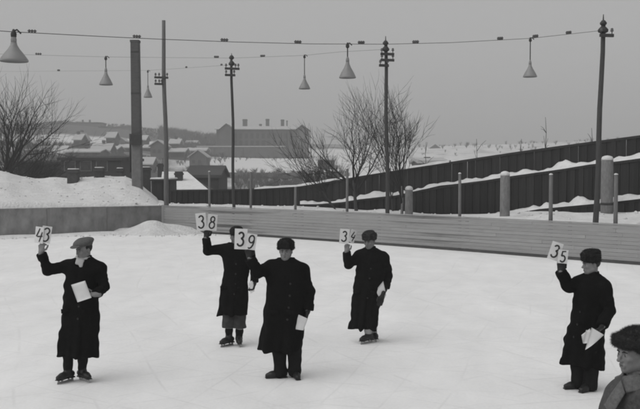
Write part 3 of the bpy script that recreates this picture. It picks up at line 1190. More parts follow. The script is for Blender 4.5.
# ------------------------------------------------------------------ houses, near roofs and chimneys
def house(name, label, px0, px1, py_eave, py_base, D, depth, ridge_py, wall='wall_far', axis='x', chimneys=(), windows=(), cat='house', group=None, over=.4, snow='snow_far', gable=None):
    """a gabled house; ridge along x (roof slope faces the viewer) or along y (gable faces the viewer)"""
    a, b = U(px0, py_base, D), U(px1, py_base, D)
    ze, zr = U(px0, py_eave, D).z, U(px0, ridge_py, D + (depth / 2 if axis == 'x' else 0)).z
    w = b.x - a.x
    zb = min(a.z, terrain((a.x + b.x) / 2, D)) - .5
    t = thing(name, label, cat, (a.x, D, zb), group)
    he, hr = ze - zb, zr - zb
    mb = MB()
    if axis == 'x':
        v = [(0, 0, 0), (w, 0, 0), (w, depth, 0), (0, depth, 0), (0, 0, he), (w, 0, he), (w, depth, he), (0, depth, he), (0, depth / 2, hr), (w, depth / 2, hr)]
        f = [(0, 1, 5, 4), (2, 3, 7, 6), (1, 2, 6, 9, 5), (3, 0, 4, 8, 7)]
    else:
        v = [(0, 0, 0), (w, 0, 0), (w, depth, 0), (0, depth, 0), (0, 0, he), (w, 0, he), (w, depth, he), (0, depth, he), (w / 2, 0, hr), (w / 2, depth, hr)]
        f = [(0, 1, 5, 8, 4), (2, 3, 7, 9, 6), (1, 2, 6, 5), (3, 0, 4, 7)]
    mb.add(v, f)
    mb.build('wall', M[wall], t)
    mb = MB()
    o, th = over, .22
    if axis == 'x':
        sl = (hr - he) / (depth / 2)
        for s in (-1, 1):
            y0 = -o if s < 0 else depth + o
            z0 = he - o * sl + .02
            q = [(-o, y0, z0), (w + o, y0, z0), (w + o, depth / 2, hr + .02), (-o, depth / 2, hr + .02)]
            q = q + [(x, y, z + th) for x, y, z in q]
            mb.add(q, [(0, 3, 2, 1), (4, 5, 6, 7), (0, 1, 5, 4), (1, 2, 6, 5), (3, 0, 4, 7)] if s < 0 else [(1, 2, 3, 0), (7, 6, 5, 4), (4, 5, 1, 0), (5, 6, 2, 1), (7, 4, 0, 3)])
    else:
        sl = (hr - he) / (w / 2)
        for s in (-1, 1):
            x0 = -o if s < 0 else w + o
            z0 = he - o * sl + .02
            q = [(x0, -o, z0), (w / 2, -o, hr + .02), (w / 2, depth + o, hr + .02), (x0, depth + o, z0)]
            q = q + [(x, y, z + th) for x, y, z in q]
            mb.add(q, [(0, 3, 2, 1), (4, 5, 6, 7), (0, 1, 5, 4), (2, 3, 7, 6), (3, 0, 4, 7)])
    rf = mb.build('roof', M[snow], t)
    for (px, pt, ww) in chimneys:
        x = U(px, pt, D + depth / 2).x - a.x
        zt = U(px, pt, D + depth / 2).z - zb
        MB().bbox((x - ww / 2, depth / 2 - ww / 2, hr - .6), (x + ww / 2, depth / 2 + ww / 2, zt), .04).box((x - ww / 2 - .08, depth / 2 - ww / 2 - .08, zt - .35), (x + ww / 2 + .08, depth / 2 + ww / 2 + .08, zt - .15)).build('chimney', M['brick' if D < 150 else 'wall_far'], rf)
    for (wx, wy, ww, wh) in windows:
        p0 = U(wx, wy, D)
        x, z = p0.x - a.x, p0.z - zb
        wn = MB().box((x - ww / 2 - .08, -.06, z - wh / 2 - .08), (x + ww / 2 + .08, -.003, z + wh / 2 + .08)).build('window', M['wall_far'], t)
        MB().box((x - ww / 2, -.075, z - wh / 2), (x + ww / 2, -.063, z + wh / 2)).build('pane', M['far_window' if D > 150 else 'window'], wn)
    return t


# long brick building on the hill, with gabled end wings
def long_building():
    D = 255.0
    t = house('brick_building', 'long low brick building with snowy roof and tall chimneys on the hill', 216.5, 302, 129.5, 149.5, D, 14, 126.8, 'wall_far', 'x',
              ((245, 119.3, 1.3), (267.5, 119, 1.0), (282.5, 119.6, .95), (260.5, 124.0, .7), (287, 120.5, .35)),
              [(224 + 5.6 * i, 136 + (i % 2) * .0, .9, 1.5) for i in range(13)] + [(224 + 5.6 * i, 143, .9, 1.4) for i in range(13)], 'building', None, .5)
    a = U(216.5, 149.5, D)
    for px0, px1, zt, nm in ((219.5, 233, 124, 'gable'), (296, 308.5, 125.2, 'gable')):
        zb = t.location.z
        x0, x1 = U(px0, 140, D - 2).x - t.location.x, U(px1, 140, D - 2).x - t.location.x
        he, hr = U(px0, 130.0, D - 2).z - zb, U(px0, zt, D - 2).z - zb
        mb = MB()
        v = [(x0, -2, 0), (x1, -2, 0), (x1, 9, 0), (x0, 9, 0), (x0, -2, he), (x1, -2, he), (x1, 9, he), (x0, 9, he), ((x0 + x1) / 2, -2, hr), ((x0 + x1) / 2, 9, hr)]
        mb.add(v, [(0, 1, 5, 8, 4), (2, 3, 7, 9, 6), (1, 2, 6, 5), (3, 0, 4, 7)])
        g = mb.build(nm, M['wall_far'], t)
        mb = MB()
        for s, xa in ((-1, x0 - .4), (1, x1 + .4)):
            q = [(xa, -2.4, he - .2), ((x0 + x1) / 2, -2.4, hr + .02), ((x0 + x1) / 2, 9.2, hr + .02), (xa, 9.2, he - .2)]
            q = q + [(x, y, z + .16) for x, y, z in q]
            mb.add(q, [(0, 3, 2, 1), (4, 5, 6, 7), (0, 1, 5, 4), (2, 3, 7, 6), (3, 0, 4, 7)])
        mb.build('gable_roof', M['wall_far'], g)


long_building()


def slab(name, label, cat, px0, px1, py0, py1, D, th, m, group=None):
    a, b = U(px0, py1, D), U(px1, py1, D)
    zt = U(px0, py0, D).z
    t = thing(name, label, cat, (a.x, D, a.z), group)
    w, h = b.x - a.x, zt - a.z
    MB().box((0, 0, -3), (w, th, h)).build('wall', M[m], t)
    MB().box((-.1, -.15, h + .003), (w + .1, th + .15, h + .28)).build('snow_coping', M['snow_far'], t)
    for i in range(int(w / 4)):
        MB().box((i * 4 + .2, -.18, -3), (i * 4 + .6, -.003, h - .2)).build('buttress', M[m], t)


slab('retaining_wall', 'long retaining wall with snowy coping below the brick building', 'wall', 197, 285, 147, 156, 243, .6, 'wall_far')

# low dark buildings just beyond the snow bank and roofs of the yard
house('low_house', 'low dark timber house beyond the snow bank', 61, 121, 160.5, 176, 72, 8, 158.8, 'wall_dark', 'x', (), ((70, 166, .8, .7), (86, 166, .8, .7), (102, 166, .8, .7)), group='houses by the rink', over=.25, snow='wall_dark')
house('low_house', 'low dark shed below the spreading bare tree', 18, 55, 164.5, 178, 78, 6, 163, 'wall_dark', 'x', (), (), group='houses by the rink', over=.25, snow='wall_dark')
house('low_house', 'dark timber house right of the small snowy roof', 187, 219, 177.5, 200, 66, 6, 168.5, 'wall_dark', 'x', (), (), group='houses by the rink', over=.2, snow='scrub')


def lean_to():
    D = 54.0
    a = U(164, 205, D)
    zb = -2.6
    t = thing('snowy_shed', 'shed with snow-covered sloping roof and a squat chimney', 'shed', (a.x, D, zb), 'houses by the rink')
    def z(px, py, d): return U(px, py, d).z - zb
    x0, x1 = 0, U(204.5, 190, D).x - a.x
    xr0, xr1 = U(165, 173, D + 5).x - a.x, U(185.5, 173, D + 5).x - a.x
    h0, h1 = z(180, 191, D), z(180, 174, D + 5)
    mb = MB()
    v = [(x0, 0, 0), (x1, 0, 0), (x1, 5, 0), (x0, 5, 0), (x0, 0, h0 - .02), (x1, 0, h0 - .02), (xr1, 5, h1 - .02), (xr0, 5, h1 - .02), (x1, 5, h0 - .02)]
    mb.add(v, [(0, 1, 5, 4), (1, 2, 8, 5), (5, 8, 6), (2, 3, 7, 6, 8), (3, 0, 4, 7), (4, 5, 6, 7)])
    mb.build('wall', M['wall_dark'], t)
    mb = MB()
    q = [(x0 - .2, -.25, h0 - .05), (x1 + .25, -.25, h0 - .05), (xr1 + .1, 5.1, h1), (xr0 - .2, 5.1, h1)]
    q = q + [(x, y, zz + .16) for x, y, zz in q]
    mb.add(q, [(0, 3, 2, 1), (4, 5, 6, 7), (0, 1, 5, 4), (1, 2, 6, 5), (2, 3, 7, 6), (3, 0, 4, 7)])
    rf = mb.build('roof', M['snow'], t)
    for px, pt, pb, w in ((179, 171.5, 185, .46), (160.5, 163.5, 175, .34)):
        Dd = D + (2.4 if px > 170 else 5.4)
        c = U(px, pb, Dd)
        x, y, z0, z1 = c.x - a.x, Dd - D, c.z - zb, z(px, pt, Dd)
        MB().bbox((x - w / 2, y - w / 2, z0 - .6), (x + w / 2, y + w / 2, z1), .02).box((x - w / 2 - .04, y - w / 2 - .04, z1 - .22), (x + w / 2 + .04, y + w / 2 + .04, z1 - .1)).build('chimney', M['brick'], rf)


lean_to()


def hut():
    D = 47.0
    a, b = U(151.5, 206, D), U(170, 206, D)
    zb = 0.0
    t = thing('plank_hut', 'small dark plank hut behind the tall pole', 'hut', (a.x, D, zb), 'houses by the rink')
    w, h = b.x - a.x, U(151, 181, D).z - zb
    n = 7
    for i in range(n):
        MB().box((i * w / n + .006, 0, -.4), ((i + 1) * w / n - .006, .03, h)).build('plank', M['wall_dark'], t)
    MB().box((0, .035, -.4), (w, 2.2, h - .01)).build('body', M['wall_dark'], t)
    MB().box((-.08, -.1, h + .003), (w + .1, 2.3, h + .08)).build('roof', M['wall_dark'], t)
    MB().bbox((-.06, -.06, h + .083), (w + .06, 2.25, h + .17), .04).build('roof_snow', M['snow'], t, True)
    MB().box((w * .62, -.04, .2), (w * .9, -.003, h - .2)).build('door', M['tar'], t)


hut()
for i, (px, pt, pb, w, D) in enumerate(((73.5, 169.5, 181, .50, 44.0), (99.5, 168, 179.5, .44, 45.5), (120, 168.5, 175.5, .34, 48.5), (146.5, 167.5, 181, .42, 49.5))):
    c = U(px, pb, D)
    h = U(px, pt, D).z - c.z
    t = thing('brick_chimney', ['wide squat chimney sticking out of the snow before the low dark house', 'squat chimney in the snow at the middle of the low dark house',
              'smallest chimney at the end of the low dark house', 'squat chimney right behind the broad masonry column'][i], 'chimney', c, 'chimneys above the snow')
    MB().bbox((-w / 2, -w / 2, -1.2), (w / 2, w / 2, h), .015).build('stack', M['brick'], t)
    MB().box((-w / 2 - .04, -w / 2 - .04, h - .16), (w / 2 + .04, w / 2 + .04, h - .06)).build('crown_course', M['brick'], t)
    MB().bbox((-w / 2 + .02, -w / 2 + .02, h + .002), (w / 2 - .02, w / 2 - .02, h + .05), .02).build('snow_cap', M['snow'], t, True)

house('roadside_house', 'small house with a chimney peeping over the terrace wall', 420, 446, 163.5, 178, 66, 6, 160.8, 'wall_far', 'x', ((427, 157, .5),), (), group='houses by the rink', over=.2)

# houses on the far hillside
FAR = [(-28, -6, 152, 158, 147, 215), (2, 22, 150, 158, 146, 220), (27, 44, 150, 158, 147, 205), (46, 57, 155, 160, 151.5, 190), (66, 99, 152.5, 159, 150, 175), (103, 116, 150, 157, 147, 200), (118, 131, 148, 157, 145, 215),
       (143, 156, 148, 156, 145.5, 225), (170, 184, 152, 160, 149, 205), (187, 205, 151, 160, 148.5, 215), (50, 66, 126, 133, 123.5, 385), (74, 84, 126, 131, 124, 390), (92, 106, 127, 133, 124.5, 380), (112, 124, 129, 134, 126.5, 385),
       (148, 158, 134, 140, 131.5, 370), (20, 36, 131, 137, 128.5, 360), (430, 440, 148, 153, 144.5, 350), (168, 178, 140, 146, 138, 330), (186, 196, 143, 148, 141, 320), (318, 334, 160, 167, 157, 190)]
NM = ['left of the spreading tree', 'behind the spreading tree crown', 'behind the tips of the spreading tree', 'by the low dark shed', 'with a row of windows above the low dark house', 'above the far end of the low dark house',
      'left of the broad masonry column', 'right of the broad masonry column', 'right of the tall bracket pole', 'below the retaining wall end', 'on the hill crest behind the spreading tree tips', 'tiny, on the crest above the row of windows',
      'on the crest beside the small cone lamp', 'on the crest close to the masonry column', 'on the crest between column and tall pole', 'high on the slope behind the spreading tree', 'with a steep roof on the far snowy hill behind the wall',
      'on the slope right of the tall pole', 'on the slope near the end of the brick building', 'behind the bare thicket']
for i, (x0, x1, pe, pb, pr, D) in enumerate(FAR):
    s = D / FPX
    wins = [(x0 + (x1 - x0) * (k + .5) / 4, (pe + pb) / 2 - 1.0, .9, 1.1) for k in range(4)] if (x1 - x0) > 12 and D < 260 else []
    house('hillside_house', 'grey far hillside house ' + NM[i], x0, x1, pe, pb + 3, D, 8, pr, 'wall_far', 'y' if i in (16, 14, 3) else 'x',
          ((x0 + (x1 - x0) * .35, pr - 2.3, .8),) if i % 3 != 1 else (), wins, group='houses on the hillside')


def PY(p):
    """photo row of a point"""
    c, sn = math.cos(PITCH), math.sin(PITCH)
    dz = p[2] - CAM_H
    return 204.5 - FPX * (dz * c + p[1] * sn) / (p[1] * c - dz * sn)


for k, (x0, x1, pt, pb, D) in enumerate(((46, 101, 123.2, 139, 366), (99, 131, 127.2, 139, 360))):
    a, b = U(x0, pb, D), U(x1, pb, D)
    w, h = b.x - a.x, U(x0, pt, D).z - a.z
    t = thing('crest_building', ['long low dark building with flat roof along the far hill crest', 'shorter flat-roofed dark block ending at the masonry column'][k], 'building', a, 'buildings on the hill crest')
    MB().box((0, 0, -4), (w, 9, h)).build('wall', M['wall_far'], t)
    rf = MB().bbox((-.3, -.3, h + .003), (w + .3, 9.3, h + .35), .1).build('roof', M['scrub'], t)
    for q in range(int(w / 4.2)):
        wn = MB().box((1.2 + q * 4.2, -.08, h * .42), (2.6 + q * 4.2, -.003, h * .78)).build('window', M['wall_far'], t)
        MB().box((1.35 + q * 4.2, -.1, h * .45), (2.45 + q * 4.2, -.083, h * .75)).build('pane', M['far_window'], wn)
    for u in ((.3, .62, .75) if k == 0 else (.35, .7)):
        MB().bbox((w * u - .35, 4, h + .36), (w * u + .35, 4.7, h + 1.6), .05).build('chimney', M['wall_far'], rf)

hr = random.Random(404)
placed = []
for k in range(400):
    if len(placed) >= 18: break
    D = hr.choice((175, 190, 205, 222, 240, 262, 285, 300, 318))
    px = hr.uniform(-20, 214) if D < 320 else hr.uniform(-20, 200)
    if D > 235 and px > 195: continue
    wpx = hr.uniform(6, 15) * 230 / D
    if any(abs(px - q[0]) < (wpx + q[1]) * .6 and abs(D - q[2]) < 12 for q in placed): continue
    placed.append((px, wpx, D))
    x = (px - 320) / FPX * D
    z = terrain(x, D)
    e, rr_ = hr.uniform(1.9, 3.0), hr.uniform(.9, 1.5)
    house('slope_house', 'small grey house with snowy roof crowded on the far hillside', px - wpx / 2, px + wpx / 2, PY((x, D, z + e)), PY((x, D, z)) + 1.5, D, 6, PY((x, D + (3 if k % 3 else 0), z + e + rr_)),
          'wall_far', 'x' if k % 3 else 'y', ((px + wpx * .2, PY((x, D + 3, z + e + rr_ + .9)), .6),) if k % 2 else (), [(px + wpx * u, PY((x, D, z + e * .55)), .7, .8) for u in (-.25, .1)], group='houses crowding the far hillside')
for k, (x0, x1, D) in enumerate(((60, 205, 168), (-20, 130, 196), (225, 300, 172))):
    a, b = (x0 - 320) / FPX * D, (x1 - 320) / FPX * D
    t = thing('slope_fence', ['long dark fence crossing the slope above the low dark house', 'long dark fence among the hillside houses', 'dark paling fence at the foot of the snowy slope'][k], 'fence', (a, D, terrain(a, D)), 'fences on the hillside')
    n = int((b - a) / 2.5)
    for q in range(n):
        xa, xb = a + (b - a) * q / n, a + (b - a) * (q + 1) / n
        za, zb = terrain(xa, D) - terrain(a, D), terrain(xb, D) - terrain(a, D)
        mb = MB()
        v = [(xa - a + .05, 0, za - .4), (xb - a - .05, 0, zb - .4), (xb - a - .05, 0, zb + 1.15), (xa - a + .05, 0, za + 1.15)]
        v = v + [(x, .06, z) for x, y, z in v]
        mb.add(v, [(0, 1, 2, 3), (7, 6, 5, 4), (0, 4, 5, 1), (1, 5, 6, 2), (2, 6, 7, 3), (3, 7, 4, 0)])
        mb.build('panel', M['wall_far'], t)
        MB().box((xa - a - .08, -.08, za - .5), (xa - a + .04, .12, za + 1.4)).build('post', M['wall_far'], t)


# far-off scrub and woods on the slopes: a mass nobody could count
def far_wood(name, label, n, pick, seed, h0, h1, m='scrub'):
    r = random.Random(seed)
    mb_v, mb_f = [], []
    for i in range(n):
        x, y = pick(r)
        z = terrain(x, y)
        h = r.uniform(h0, h1)
        k = r.randint(8, 13)
        for j in range(k):
            a = r.uniform(0, 6.283)
            lx, ly = math.cos(a) * r.uniform(.05, .45) * h, math.sin(a) * r.uniform(.05, .45) * h
            w = h * r.uniform(.007, .015)
            t = h * r.uniform(.6, 1.0)
            b = len(mb_v)
            mb_v += [(x - w, y, z - .3), (x + w, y, z - .3), (x, y + w, z - .3), (x + lx * .5, y + ly * .5, z + t * .6)]
            mb_f += [(b, b + 1, b + 3), (b + 1, b + 2, b + 3), (b + 2, b, b + 3)]
            for q in range(6):
                a2 = a + r.uniform(-1.2, 1.2)
                s0 = r.uniform(.3, .95)
                px, py, pz = x + lx * .5 * s0, y + ly * .5 * s0, z + t * .6 * s0
                ex, ey, ez = px + math.cos(a2) * h * .28, py + math.sin(a2) * h * .28, pz + h * r.uniform(.1, .38)
                b = len(mb_v)
                mb_v += [(px - w * .8, py, pz), (px + w * .8, py, pz), (ex, ey, ez)]
                mb_f += [(b, b + 1, b + 2)]
    o = link(name, mesh(name, mb_v, mb_f, M[m], False))
    tag(o, label, 'woods', kind='stuff')


def band(px0, px1, d0, d1):
    def f(r):
        for _ in range(9):
            d, q = r.uniform(d0, d1), r.uniform(px0, px1)
            if not (42 < q < 134 and 325 < d < 378): break      # open ground before the crest buildings
        return ((q - 320) / FPX * d, d)
    return f


far_wood('scrub_wood', 'grey bare woodland on the crest of the far hill', 1100, band(-60, 215, 335, 400), 91, 1.0, 2.4)
far_wood('scrub_wood', 'grey belt of bare trees between tall pole and brick building', 500, band(160, 222, 300, 400), 92, 2.5, 5.0)
far_wood('scrub_wood', 'dark scrub at the foot of the snowy slope below the brick building', 420, band(235, 350, 140, 180), 93, 1.0, 2.4)
far_wood('scrub_wood', 'bare scrub among the hillside houses', 700, band(-40, 225, 150, 300), 94, 1.0, 2.6)
far_wood('scrub_wood', 'thin scrub dotted over the far snowy hill behind the terrace', 170, band(400, 660, 300, 440), 95, .8, 2.6)
far_wood('scrub_wood', 'sparse bushes dotted on the snowy slope', 90, band(205, 320, 205, 240), 96, .5, 1.3)


# ------------------------------------------------------------------ people: smooth signed-distance bodies and clothes
class Field:
    """smooth union of rounded forms, turned into one continuous surface"""
    def __init__(s): s.p = []

    def cap(s, a, b, ra, rb, k=.02, op='u', flat=False):
        a, b = np.array(a, float), np.array(b, float)
        ab = b - a
        L2 = max(ab @ ab, 1e-9)
        def fn(X, Y, Z):
            t = ((X - a[0]) * ab[0] + (Y - a[1]) * ab[1] + (Z - a[2]) * ab[2]) / L2
            tc = np.clip(t, 0, 1)
            d = np.sqrt((X - a[0] - tc * ab[0]) ** 2 + (Y - a[1] - tc * ab[1]) ** 2 + (Z - a[2] - tc * ab[2]) ** 2) - (ra + (rb - ra) * tc)
            if flat: d = np.maximum(d, (t - 1) * math.sqrt(L2))
            return d
        r = max(ra, rb)
        s.p.append((fn, np.minimum(a, b) - r, np.maximum(a, b) + r, k, op))
        return s

    def chain(s, pts, rads, k=.02, k0=None):
        for i in range(len(pts) - 1):
            s.cap(pts[i], pts[i + 1], rads[i], rads[i + 1], (k0 if (i == 0 and k0 is not None) else k))
        return s

    def ell(s, c, r, R=None, k=.02, op='u'):
        c, r = np.array(c, float), np.array(r, float)
        Ri = np.eye(3) if R is None else np.array(R, float).T
        m = r.max()
        def fn(X, Y, Z):
            x, y, z = X - c[0], Y - c[1], Z - c[2]
            u = (Ri[0, 0] * x + Ri[0, 1] * y + Ri[0, 2] * z) / r[0]
            v = (Ri[1, 0] * x + Ri[1, 1] * y + Ri[1, 2] * z) / r[1]
            w = (Ri[2, 0] * x + Ri[2, 1] * y + Ri[2, 2] * z) / r[2]
            k0 = np.sqrt(u * u + v * v + w * w)
            k1 = np.sqrt((u / r[0]) ** 2 + (v / r[1]) ** 2 + (w / r[2]) ** 2) + 1e-9
            return np.where(k0 < .3, (k0 - 1) * r.min(), k0 * (k0 - 1) / k1)
        s.p.append((fn, c - m, c + m, k, op))
        return s

    def cyl(s, c, rx, ry, h, ro, R=None, k=.01, op='u', taper=0.0):
        """elliptic cylinder with rounded rims, along local z, half height h"""
        c = np.array(c, float)
        Ri = np.eye(3) if R is None else np.array(R, float).T
        m = math.sqrt(max(rx, ry) ** 2 * (1 + abs(taper)) ** 2 + h * h)
        def fn(X, Y, Z):
            x, y, z = X - c[0], Y - c[1], Z - c[2]
            u = Ri[0, 0] * x + Ri[0, 1] * y + Ri[0, 2] * z
            v = Ri[1, 0] * x + Ri[1, 1] * y + Ri[1, 2] * z
            w = Ri[2, 0] * x + Ri[2, 1] * y + Ri[2, 2] * z
            g = 1 + taper * np.clip(w / h, -1, 1)
            q = (np.sqrt((u / (rx * g)) ** 2 + (v / (ry * g)) ** 2) - 1) * min(rx, ry) + ro
            e = np.abs(w) - h + ro
            return np.minimum(np.maximum(q, e), 0) + np.sqrt(np.maximum(q, 0) ** 2 + np.maximum(e, 0) ** 2) - ro
        s.p.append((fn, c - m, c + m, k, op))
        return s

    def box(s, c, hx, hy, hz, ro, R=None, k=.005, op='u'):
        c = np.array(c, float)
        Ri = np.eye(3) if R is None else np.array(R, float).T
        m = math.sqrt(hx * hx + hy * hy + hz * hz)
        def fn(X, Y, Z):
            x, y, z = X - c[0], Y - c[1], Z - c[2]
            q = [np.abs(Ri[i, 0] * x + Ri[i, 1] * y + Ri[i, 2] * z) - h + ro for i, h in enumerate((hx, hy, hz))]
            return np.minimum(np.maximum(np.maximum(q[0], q[1]), q[2]), 0) + np.sqrt(sum(np.maximum(e, 0) ** 2 for e in q)) - ro
        s.p.append((fn, c - m, c + m, k, op))
        return s

    def loft(s, sec, k=.02, hem=None, ex=2.3):
        """stack of elliptic sections (z, cx, cy, rx, ry); hem = (z at centre, slope in x) cuts the foot"""
        sec = sorted(sec)
        z_ = [q[0] for q in sec]
        z0, z1 = z_[0], z_[-1]
        zs = np.linspace(z0, z1, 120)
        def sm(i):
            v = np.interp(zs, z_, [q[i] for q in sec])
            for _ in range(2): v[1:-1] = (v[:-2] + 2 * v[1:-1] + v[2:]) / 4
            return v
        T = [sm(i) for i in range(1, 5)]
        def fn(X, Y, Z):
            cx, cy, rx, ry = [np.interp(Z, zs, t) for t in T]
            d = ((np.abs((X - cx) / rx) ** ex + np.abs((Y - cy) / ry) ** ex) ** (1 / ex) - 1) * np.minimum(rx, ry)
            lo = (z0 if hem is None else hem[0] + hem[1] * (X - hem[2])) - Z
            return np.maximum(np.maximum(d, lo), Z - z1)
        R = max(max(q[3], q[4]) for q in sec)
        lo = np.array([min(q[1] for q in sec) - R, min(q[2] for q in sec) - R, z0 - .05])
        hi = np.array([max(q[1] for q in sec) + R, max(q[2] for q in sec) + R, z1])
        s.p.append((fn, lo, hi, k, 'u'))
        return s

    def build(s, h, disp=None):
        lo = np.min([p[1] for p in s.p if p[4] == 'u'], axis=0) - 4 * h
        hi = np.max([p[2] for p in s.p if p[4] == 'u'], axis=0) + 4 * h
        n = np.ceil((hi - lo) / h).astype(int) + 1
        D = np.full(n, 9.0, np.float32)
        ax = [lo[i] + h * np.arange(n[i]) for i in range(3)]
        for fn, a, b, k, op in s.p:
            pad = max(k, 0) + 3 * h
            i0 = np.clip(np.floor((a - pad - lo) / h).astype(int), 0, n - 1)
            i1 = np.clip(np.ceil((b + pad - lo) / h).astype(int) + 1, 1, n)
            sl = tuple(slice(u, v) for u, v in zip(i0, i1))
            X, Y, Z = ax[0][sl[0]][:, None, None], ax[1][sl[1]][None, :, None], ax[2][sl[2]][None, None, :]
            d = fn(X, Y, Z)
            d = np.broadcast_to(d, tuple(i1 - i0))
            o = D[sl]
            if op == 'u':
                e = np.maximum(k - np.abs(o - d), 0) / max(k, 1e-6)
                D[sl] = np.minimum(o, d) - e * e * k * .25
            else:
                e = np.maximum(k - np.abs(o + d), 0) / max(k, 1e-6)
                D[sl] = np.maximum(o, -d) + e * e * k * .25
        if disp is not None:
            m = np.nonzero(np.abs(D) < .07)
            P = np.stack([ax[i][m[i]] for i in range(3)], 1)
            D[m] += disp(P)
        return nets(D, lo, h)


def nets(D, lo, h):
    S = D < 0
    n = np.array(D.shape)
    c = [slice(0, -1), slice(1, None)]
    cnt = np.zeros(n - 1, np.int8)
    for i in (0, 1):
        for j in (0, 1):
            for k in (0, 1):
                cnt += S[c[i], c[j], c[k]]
    act = np.argwhere((cnt > 0) & (cnt < 8))
    ids = np.full(n - 1, -1, np.int64)
    ids[tuple(act.T)] = np.arange(len(act))
    off = np.array([(i, j, k) for i in (0, 1) for j in (0, 1) for k in (0, 1)])
    V = np.stack([D[tuple((act + o).T)] for o in off], 1).astype(float)
    acc, num = np.zeros((len(act), 3)), np.zeros(len(act))
    for a in range(8):
        for b in range(a + 1, 8):
            if np.abs(off[a] - off[b]).sum() != 1: continue
            cr = (V[:, a] < 0) != (V[:, b] < 0)
            den = np.where(cr, V[:, a] - V[:, b], 1.0)
            t = np.where(cr, V[:, a] / den, 0)
            acc += cr[:, None] * (off[a][None] + t[:, None] * (off[b] - off[a])[None])
            num += cr
    P = lo + h * (act + acc / num[:, None])
    F = []
    for axn in range(3):
        u, v = [(1, 2), (2, 0), (0, 1)][axn]
        sl0, sl1 = [slice(None)] * 3, [slice(None)] * 3
        sl0[axn], sl1[axn] = slice(0, -1), slice(1, None)
        s0, s1 = S[tuple(sl0)], S[tuple(sl1)]
        e = np.argwhere(s0 != s1)
        e = e[(e[:, u] > 0) & (e[:, v] > 0) & (e[:, u] < n[u] - 1) & (e[:, v] < n[v] - 1)]
        q = []
        for du, dv in ((-1, -1), (0, -1), (0, 0), (-1, 0)):
            w = e.copy()
            w[:, u] += du
            w[:, v] += dv
            q.append(ids[tuple(w.T)])
        q = np.stack(q, 1)
        fl = ~s0[tuple(e.T)]
        q[fl] = q[fl][:, ::-1]
        F.append(q)
    return P, np.concatenate(F)


def fmesh(name, VF, m, parent):
    v, f = VF
    me = bpy.data.meshes.new(name)
    me.vertices.add(len(v))
    me.vertices.foreach_set('co', v.astype(np.float32).ravel())
    me.loops.add(len(f) * 4)
    me.loops.foreach_set('vertex_index', f.astype(np.int32).ravel())
    me.polygons.add(len(f))
    me.polygons.foreach_set('loop_start', np.arange(0, len(f) * 4, 4, dtype=np.int32))
    me.polygons.foreach_set('use_smooth', np.ones(len(f), bool))
    me.materials.append(m)
    me.update(calc_edges=True)
    me.validate()
    return link(name, me, parent)


def Rz(a): return np.array([[math.cos(a), -math.sin(a), 0], [math.sin(a), math.cos(a), 0], [0, 0, 1]])
def Rx(a): return np.array([[1, 0, 0], [0, math.cos(a), -math.sin(a)], [0, math.sin(a), math.cos(a)]])
def Ry(a): return np.array([[math.cos(a), 0, math.sin(a)], [0, 1, 0], [-math.sin(a), 0, math.cos(a)]])
def unit(v):
    v = np.array(v, float)
    return v / np.linalg.norm(v)


def hand_prims(F, W, f, n, side, grow=0.0, curl=(35, 45, 30), thumb=1.0, kk=.008):
    """wrist W, f towards the knuckles, n = out of the palm, side = +1/-1 for which way the thumb lies"""
    f, n = unit(f), np.array(n, float)
    n = unit(n - (n @ f) * f)
    s = np.cross(f, n) * side
    W = np.array(W, float)
    F.cap(W - f * .05, W + f * .015, .029 + grow, .027 + grow, .015)
    offs = (-.031, -.0105, .0105, .031)
    lens = (.058, .074, .080, .071)
    for o, l in zip(offs, lens):
        a = W + s * o * .55 + f * .01
        kn = W + f * (.088 - abs(o + .004) * .25) + s * o
        F.cap(a, kn, .0155 + grow, .0125 + grow, .014)
        p, ang = kn, 0.0
        for seg, (c, q) in enumerate(zip(curl, (.45, .31, .24))):
            ang += math.radians(c)
            d = f * math.cos(ang) + n * math.sin(ang)
            e = p + d * l * q
            r0 = (.0100, .0090, .0082)[seg] + grow
            F.cap(p, e, r0, r0 - .0008, kk)
            p = e
    a = W + f * .022 + s * .022
    b = a + unit(f * .55 + s * .75 + n * .45 * thumb) * .046
    c = b + unit(f * .85 + s * .1 + n * .55 * thumb) * .034
    d = c + unit(f * .85 - s * .1 + n * .55 * thumb) * .024
    F.cap(a, b, .0145 + grow, .0115 + grow, .012).cap(b, c, .0112 + grow, .0098 + grow, kk).cap(c, d, .0098 + grow, .0085 + grow, kk)


